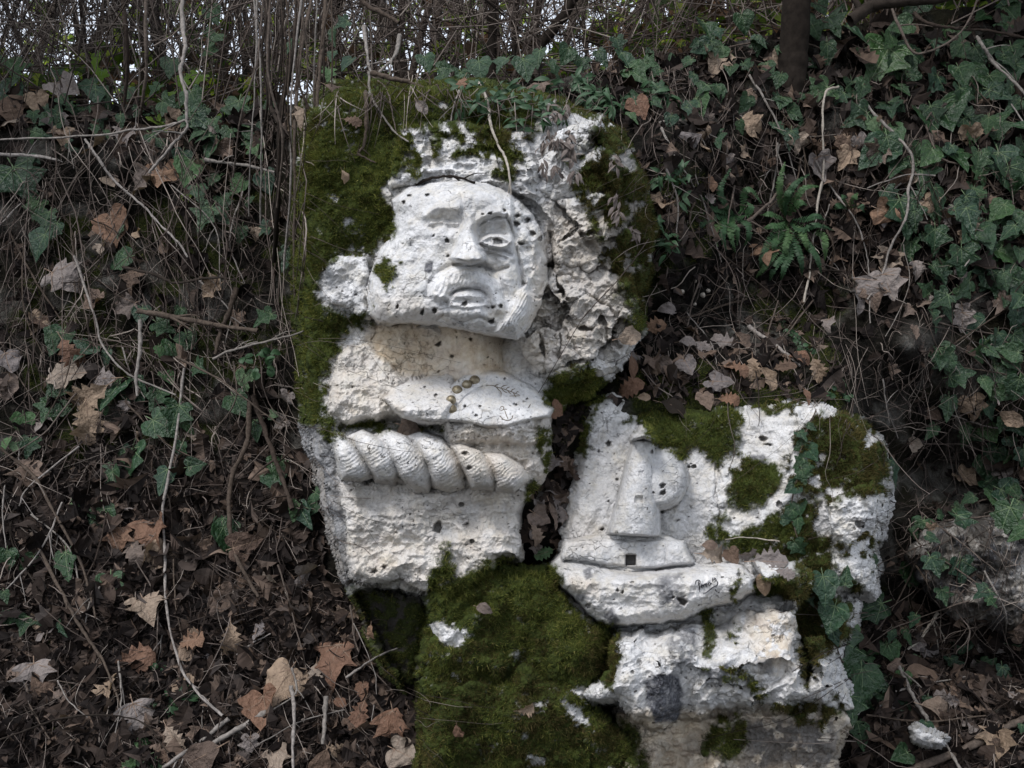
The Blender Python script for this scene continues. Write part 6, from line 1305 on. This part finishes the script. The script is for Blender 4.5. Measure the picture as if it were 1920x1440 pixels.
# ------------------------------------------------------------------ individual dead leaves
def dead(x, y, s, ang, kind, mt, label, lift=.042, tilt=None, toward=.5, Y=None):
    o = place_leaf('dead_leaf', leaf_mesh(kind, mt, 'deadvein', int(lr.integers(7)), True), x, y, s * 1.1, ang, lift, tilt, None, toward, Y); tag(o, label, 'dead leaf'); return o
DL = [(212, 430, 68, 20, 'ivyheart', 'deadorange', 'smooth broad red brown leaf on the left bank under the crest'), (258, 437, 30, 40, 'beech', 'deadtan', 'small tan leaf beside the smooth red brown one'),
      (192, 466, 26, 0, 'maple', 'deadtan', 'small pale three pointed leaf hanging on the left bank'), (302, 330, 58, 10, 'ivyheart', 'deadorange', 'dark orange leaf hanging below the left crest'), (268, 345, 54, -50, 'maple', 'dead', 'curled maple leaf left of the dark orange one'),
      (130, 700, 72, -80, 'oak', 'deadtan', 'pale tan lobed oak leaf on the left bank, left one of the cluster'), (165, 745, 84, -60, 'oak', 'deadtan', 'large tan lobed oak leaf under the big green ivy leaf'), (165, 785, 80, 10, 'oak', 'deadtan', 'tan oak leaf hanging down under the oak leaf cluster'), (130, 660, 60, 30, 'oak', 'deadorange', 'brown lobed oak leaf above the tan oak cluster'), (190, 710, 70, -100, 'oak', 'deadgrey', 'greyish oak leaf in the middle of the oak cluster'),
      (245, 528, 44, -20, 'ivy', 'dead', 'pinkish brown leaf hanging on the dark forked twig'), (125, 525, 66, 60, 'maple', 'deadgrey', 'greyish drooping leaf at the left below the crest'), (20, 205, 60, 20, 'maple', 'dead', 'maple leaf at the left edge of the crest'), (70, 195, 40, 10, 'ivyheart', 'deadtan', 'pale tan leaf on the left crest'), (105, 235, 42, 0, 'ivy', 'deadgrey', 'grey pink leaf on the left crest near the branch'), (120, 160, 90, 50, 'beech', 'deadgrey', 'long curled brown leaf lying across the left crest'), (235, 258, 42, 0, 'maple', 'deadgrey', 'pale maple leaf on the crest under the thin lichened branch'),
      (570, 220, 44, 0, 'maple', 'deadtan', 'tan maple leaf stuck beside the top left of the mossy rock'), (630, 168, 50, 60, 'beech', 'dead', 'brown leaf lying on the top left corner of the rock'), (862, 162, 50, -10, 'oak', 'deadorange', 'orange brown oak leaf on the top edge of the bust rock'), (1010, 165, 46, 0, 'maple', 'dead', 'dark brown leaf among the green plants on the rock top'), (1200, 205, 42, 20, 'ivyheart', 'deadorange', 'pink brown heart shaped leaf on the crest right of the rock'),
      (15, 680, 52, 20, 'ivyheart', 'deadgrey', 'pale leaf at the left edge at mid height'), (15, 720, 56, 0, 'beech', 'dead', 'brown leaf at the left edge below the pale one'), (55, 890, 54, 0, 'maple', 'dead', 'dull brown leaf at the left edge on the slope'),
      (288, 1003, 74, 10, 'maple', 'deadorange', 'broad orange brown maple leaf on the left slope'), (250, 1030, 56, 40, 'oak', 'dead', 'brown oak leaf left of the broad maple leaf'), (222, 1012, 48, 0, 'maple', 'deadorange', 'orange brown curled leaf beside the ivy on the left slope'), (354, 1200, 58, 95, 'oak', 'deadorange', 'bright orange lobed oak leaf on the lower left slope'), (245, 1243, 76, 110, 'oak', 'deadorange', 'orange brown oak leaf left of the seedlings'), (275, 1140, 60, 20, 'maple', 'deadtan', 'tan curled leaf on the lower left slope'),
      (433, 1195, 54, 0, 'oak', 'deadtan', 'tan leaf standing on end in the lower left slope'), (525, 1287, 78, -20, 'ivyheart', 'deadtan', 'large smooth pale tan leaf near the bottom left of the rock'), (625, 1245, 84, 0, 'maple', 'deadorange', 'large pink brown maple leaf near the base of the slab'), (496, 1335, 66, 20, 'ivyheart', 'deadorange', 'large red brown heart shaped leaf at the end of the grey stick'), (258, 1350, 68, 20, 'maple', 'deadgrey', 'large pinkish grey leaf at bottom left'), (375, 1420, 80, -60, 'beech', 'dead', 'broad brown leaf at the bottom edge under the grey sticks'),
      (675, 1335, 50, 0, 'oak', 'deadorange', 'orange curled leaf at the bottom beside the mossy boulder'), (740, 1365, 64, 20, 'maple', 'deadorange', 'bright orange brown dry leaf against the mossy boulder'), (760, 1415, 54, 60, 'ivyheart', 'deadtan', 'tan curled leaf at the bottom left foot of the mossy boulder'), (679, 1297, 28, 0, 'ivyheart', 'deadorange', 'small orange leaf above the dry orange leaves'), (635, 1315, 30, 60, 'beech', 'deadorange', 'small orange tan leaf beside the stubby pale stick'), (590, 1265, 46, 0, 'oak', 'deadtan', 'tan lobed leaf left of the large pink brown maple leaf'), (325, 1385, 56, 30, 'oak', 'deadtan', 'tan oak leaf between the grey stick and the holly'), (205, 1285, 56, 0, 'oak', 'deadtan', 'pale tan oak leaf on the lower left slope beside the moss patch'), (65, 1270, 62, 20, 'maple', 'deadgrey', 'grey brown leaf near the lower left edge'), (520, 1430, 64, 20, 'maple', 'deadtan', 'pale leaf at the bottom edge left of the upright stem'), (600, 1435, 60, -30, 'beech', 'dead', 'brown curled leaf at the bottom edge right of the upright stem'), (695, 1185, 28, 0, 'beech', 'deadorange', 'small orange leaf caught on the dark slab under the bust'), (690, 1190, 22, 40, 'oak', 'deadtan', 'tiny tan leaf on the slab under the bust'),
      (1176, 731, 50, 95, 'oak', 'deadorange', 'orange brown oak leaf at the left end of the ledge'), (1182, 630, 52, 95, 'beech', 'deadtan', 'bright tan long leaf lying at the top left of the ledge'), (1222, 615, 44, 100, 'oak', 'deadorange', 'orange lobed leaf beside the bright tan long leaf'), (1187, 685, 52, 5, 'lance', 'deadorange', 'red brown rolled leaf standing at the left of the ledge'), (1290, 688, 36, 10, 'ivyheart', 'deadgrey', 'pinkish smooth leaf on the ledge moss'), (1316, 650, 40, 20, 'oak', 'deadgrey', 'pale grey pink leaf in the middle of the ledge'), (1358, 640, 54, -100, 'oak', 'deadgrey', 'whitish lobed oak leaf at the back of the ledge'), (1392, 640, 44, 20, 'beech', 'dead', 'brown curled leaf right of the whitish oak leaf'), (1378, 688, 46, 60, 'oak', 'deadorange', 'red brown leaf curled on the ledge moss'), (1412, 690, 46, 0, 'oak', 'deadtan', 'tan oak leaf on the right of the ledge'), (1440, 709, 46, 20, 'beech', 'deadtan', 'tan leaf drooping over the moss at the right of the ledge'), (1354, 716, 40, 70, 'ivyheart', 'deadgrey', 'purple grey leaf lying on the ledge moss'), (1328, 720, 24, 90, 'beech', 'deadgrey', 'small pale leaf left of the purple grey leaf'), (1532, 692, 46, 20, 'oak', 'deadtan', 'pale tan leaf at the right end of the ledge'), (1514, 740, 38, 10, 'lance', 'deadorange', 'red brown narrow leaf at the right end of the ledge'), (1325, 752, 34, 10, 'ivyheart', 'dead', 'dark brown curled leaf at the ledge front edge'), (1366, 748, 38, 80, 'oak', 'deadorange', 'small bright orange leaf at the ledge front edge'), (1263, 762, 54, 60, 'beech', 'darkbark', 'blackened curled leaf hanging over the moss above the lighthouse'), (1207, 745, 24, 90, 'beech', 'deadtan', 'small pale pink leaf beside the orange brown oak leaf'), (1290, 640, 34, 90, 'beech', 'deadgrey', 'greyish leaf lying on soil above the ledge'), (1227, 680, 34, 20, 'maple', 'dead', 'brown lobed leaf in the left of the ledge'), (1470, 690, 40, 90, 'oak', 'dead', 'brown leaf under the pale broken stick'), (1500, 670, 40, 60, 'beech', 'deadorange', 'brown leaf at the tip of the pale broken stick'), (1250, 580, 36, 90, 'beech', 'deadgrey', 'grey leaf on the bare soil under the crag'),
      (1338, 1040, 52, 80, 'oak', 'deadtan', 'pale tan wavy oak leaf on the lighthouse ledge'), (1400, 1042, 44, 70, 'oak', 'deadgrey', 'grey brown oak leaf in the middle of the lighthouse ledge'), (1440, 1052, 60, 70, 'oak', 'deadgrey', 'long pinkish grey oak leaf at the right of the lighthouse ledge'), (1330, 1022, 28, 90, 'beech', 'dead', 'small brown leaf behind the tan wavy leaf'), (1470, 1072, 34, 60, 'oak', 'deadgrey', 'grey folded leaf at the tip of the long oak leaf'), (1432, 1092, 42, 0, 'beech', 'deadtan', 'beige folded leaf hanging in the notch of the lighthouse ledge'), (1375, 1045, 30, 20, 'ivyheart', 'dead', 'dark brown leaf between the oak leaves on the lighthouse ledge'),
      (1022, 1036, 36, -75, 'oak', 'ivylight', 'grey green oak leaf in the gap between bust and lighthouse rock'), (1037, 965, 50, 10, 'lance', 'dead', 'long brown curled leaf in the gap between the rocks'), (1015, 970, 40, 60, 'ivyheart', 'dead', 'brown leaf left of the long one in the gap'), (1005, 1000, 40, 20, 'oak', 'dead', 'dull brown oak leaf low in the gap between the rocks'), (1045, 770, 34, 60, 'ivyheart', 'deadorange', 'pinkish brown leaf behind the tip of the chest plate'), (770, 803, 42, 80, 'maple', 'dead', 'brown leaf lodged in the crevice above the rope'),
      (1345, 115, 60, -20, 'maple', 'deadtan', 'tan maple leaf on the crest left of the tree trunk'), (1410, 240, 50, 60, 'maple', 'deadtan', 'tan pointed leaf hanging below the crest'), (1495, 270, 36, 0, 'ivy', 'deadtan', 'small tan pointed leaf below the tree trunk'), (1502, 122, 36, 60, 'ivyheart', 'deadgrey', 'pale leaf on the tree trunk side'), (1583, 300, 42, -30, 'ivy', 'deadtan', 'tan brown leaf beside the long pale vine, upper'), (1435, 473, 50, -10, 'ivy', 'deadorange', 'red brown two pointed leaf among the ferns'), (1608, 552, 68, 0, 'maple', 'deadgrey', 'big pinkish dry ivy leaf, left one of the hanging bunch'), (1668, 540, 62, 20, 'ivy', 'deadgrey', 'big pinkish dry ivy leaf, right one of the hanging bunch'), (1635, 555, 50, 5, 'maple', 'dead', 'brown dry leaf in the middle of the hanging bunch'), (1552, 608, 36, 5, 'ivynarrow', 'deadgrey', 'grey green leaf hanging above the ledge end'), (1824, 770, 52, 20, 'ivy', 'deadtan', 'tan dry leaf hanging in the dark at the right'), (1895, 785, 44, 60, 'beech', 'deadtan', 'pale tan leaf at the right edge'), (1817, 905, 46, 30, 'ivyheart', 'deadtan', 'pale dry leaf hanging over the dark hollow at the right'), (1718, 833, 28, 80, 'ivyheart', 'deadtan', 'small pale leaf on a thread right of the lighthouse rock'), (1745, 997, 28, 0, 'ivy', 'deadtan', 'small tan leaf above the grey boulder'), (1665, 400, 48, 70, 'ivyheart', 'deadorange', 'pink brown smooth leaf among the right hand ivy'), (1755, 1330, 60, 70, 'beech', 'dead', 'long brown leaf by the pale angular stone'), (1870, 1395, 56, 0, 'maple', 'deadtan', 'tan ragged leaf behind the thick brown branch'), (1740, 1215, 46, 40, 'maple', 'deadgrey', 'greyish dry leaf under the short pale twig'), (1335, 340, 34, 5, 'beech', 'deadorange', 'orange curled leaf on the vertical stem left of the ferns')]
DL += [(905, 1140, 30, 60, 'beech', 'dead', 'small brown leaf lying on the moss below the lower block'), (985, 1330, 34, 100, 'oak', 'deadtan', 'small tan oak leaf caught in the moss of the big boulder'), (860, 1370, 28, 20, 'beech', 'deadorange', 'small orange oval leaf low on the mossy boulder'),
       (660, 225, 32, 80, 'oak', 'dead', 'brown oak leaf lying on the moss at the top left of the bust rock'), (790, 200, 30, 40, 'beech', 'deadgrey', 'greyish oval leaf on the mossy top above the head'), (645, 330, 24, 20, 'beech', 'deadtan', 'tiny tan leaf stuck on the moss left of the head')]
for x, y, s, a, k, mt, lab in DL: dead(x, y, s, a, k, mt, lab)
r = np.random.default_rng(19)
def dead_fill(n, x0, x1, y0, y1, s0, s1, label, group, kinds, mts, toward=.4, hang=40):
    c = 0
    for _ in range(n * 8):
        x, y = r.uniform(x0, x1), r.uniform(y0, y1)
        if rock_here(x, y) or y < float(crest(x)) + 6 or (x > 1700 and 990 < y < 1180): continue
        k = kinds[int(r.integers(len(kinds)))]; mt = mts[int(r.integers(len(mts)))]
        o = place_leaf('dead_leaf', leaf_mesh(k, mt, 'deadvein', int(r.integers(7)), True), x, y, (sz := r.uniform(s0, s1)), r.normal(0, hang), r.uniform(.012, .035), (r.normal(0, 22), r.normal(0, 28)), None, toward)
        tag(o, autolabel(x, y, ('small ' if sz < 34 else 'large ' if sz > 46 else '') + TONE[mt] + ' ' + SHAPE[k]), 'dead leaf', group); c += 1
        if c >= n: break
AK = ['oak', 'maple', 'ivy', 'beech', 'ivyheart']; AM = ['dead', 'dead', 'deadgrey', 'deadtan', 'dead']
dead_fill(42, -10, 690, 980, 1440, 34, 60, 'curled brown dead leaf in the litter of the lower left slope', 'dead leaves on the lower left slope', AK, AM, .45, 90)
dead_fill(14, 0, 550, 200, 330, 30, 50, 'dead brown leaf lying along the left crest', 'dead leaves along the left crest', AK, AM, .5, 60)
dead_fill(18, 0, 560, 330, 980, 26, 48, 'dead leaf hanging on the left bank', 'dead leaves on the left bank', ['ivy', 'maple', 'ivyheart'], AM, .5, 30)
dead_fill(46, 1480, 1930, 200, 520, 30, 54, 'dry brown ivy leaf hanging on the upper right bank', 'dry ivy leaves on the upper right bank', ['ivy', 'ivy', 'ivyheart', 'maple'], AM, .55, 30)
dead_fill(22, 1240, 1520, 90, 380, 26, 46, 'dead brown leaf on the bank between the crag and the tree trunk', 'dead leaves on the bank above the ferns', AK, AM, .5, 60)
dead_fill(14, 1570, 1920, 520, 980, 26, 46, 'dry dim leaf hanging over the right bank hollow', 'dry leaves over the right hollow', ['ivy', 'ivyheart'], ['dead', 'deadgrey'], .5, 30)
dead_fill(20, 1640, 1930, 1180, 1440, 34, 60, 'brown dead leaf in the litter of the lower right corner', 'dead leaves at lower right', AK, ['dead', 'dead', 'deadgrey'], .35, 90)
dead_fill(12, 1160, 1560, 590, 740, 20, 34, 'small brown dead leaf on the mossy ledge', 'small dead leaves on the ledge', AK, AM, .35, 90)
dead_fill(12, 1000, 1085, 860, 1040, 24, 38, 'brown dead leaf wedged in the gap between the carved rocks', 'dead leaves in the gap between the rocks', AK, ['dead', 'deadgrey'], .5, 60)
# pebbles above the ledge
def pebble(x, y, s):
    yy_, _ = surf(x, y); k = s * (yy_[0] + D) / FPX; rr = np.random.default_rng(int(x)); V = []
    for i in range(5):
        th = math.pi * i / 4
        for j in range(8): ph = 2 * math.pi * j / 8; q = k * (1 + rr.normal(0, .12)); V.append((q * math.sin(th) * math.cos(ph), q * .8 * math.sin(th) * math.sin(ph), q * .75 * math.cos(th)))
    Fc = [[i * 8 + j, i * 8 + (j + 1) % 8, (i + 1) * 8 + (j + 1) % 8, (i + 1) * 8 + j] for i in range(4) for j in range(8)]
    o = mesh_np('pebble', V, Fc, M['barkpale'], None, True); o.location = tuple(at(x, y, yy_[0] - k * .5)); return o
for i, (x, y, s, lab) in enumerate([(1303, 527, 4.5, 'small round cream pebble on the soil under the ferns, top one'), (1278, 547, 6, 'cream pebble at the left of the pebble cluster under the ferns'), (1317, 553, 6.5, 'largest cream pebble of the cluster under the ferns'), (1327, 545, 5, 'cream pebble touching the largest one under the ferns'), (1303, 570, 4, 'lowest small cream pebble under the ferns'), (1461, 594, 3.5, 'lone tiny cream pebble on the bank right of the soil patch')]):
    tag(pebble(x, y, s), lab, 'pebble')
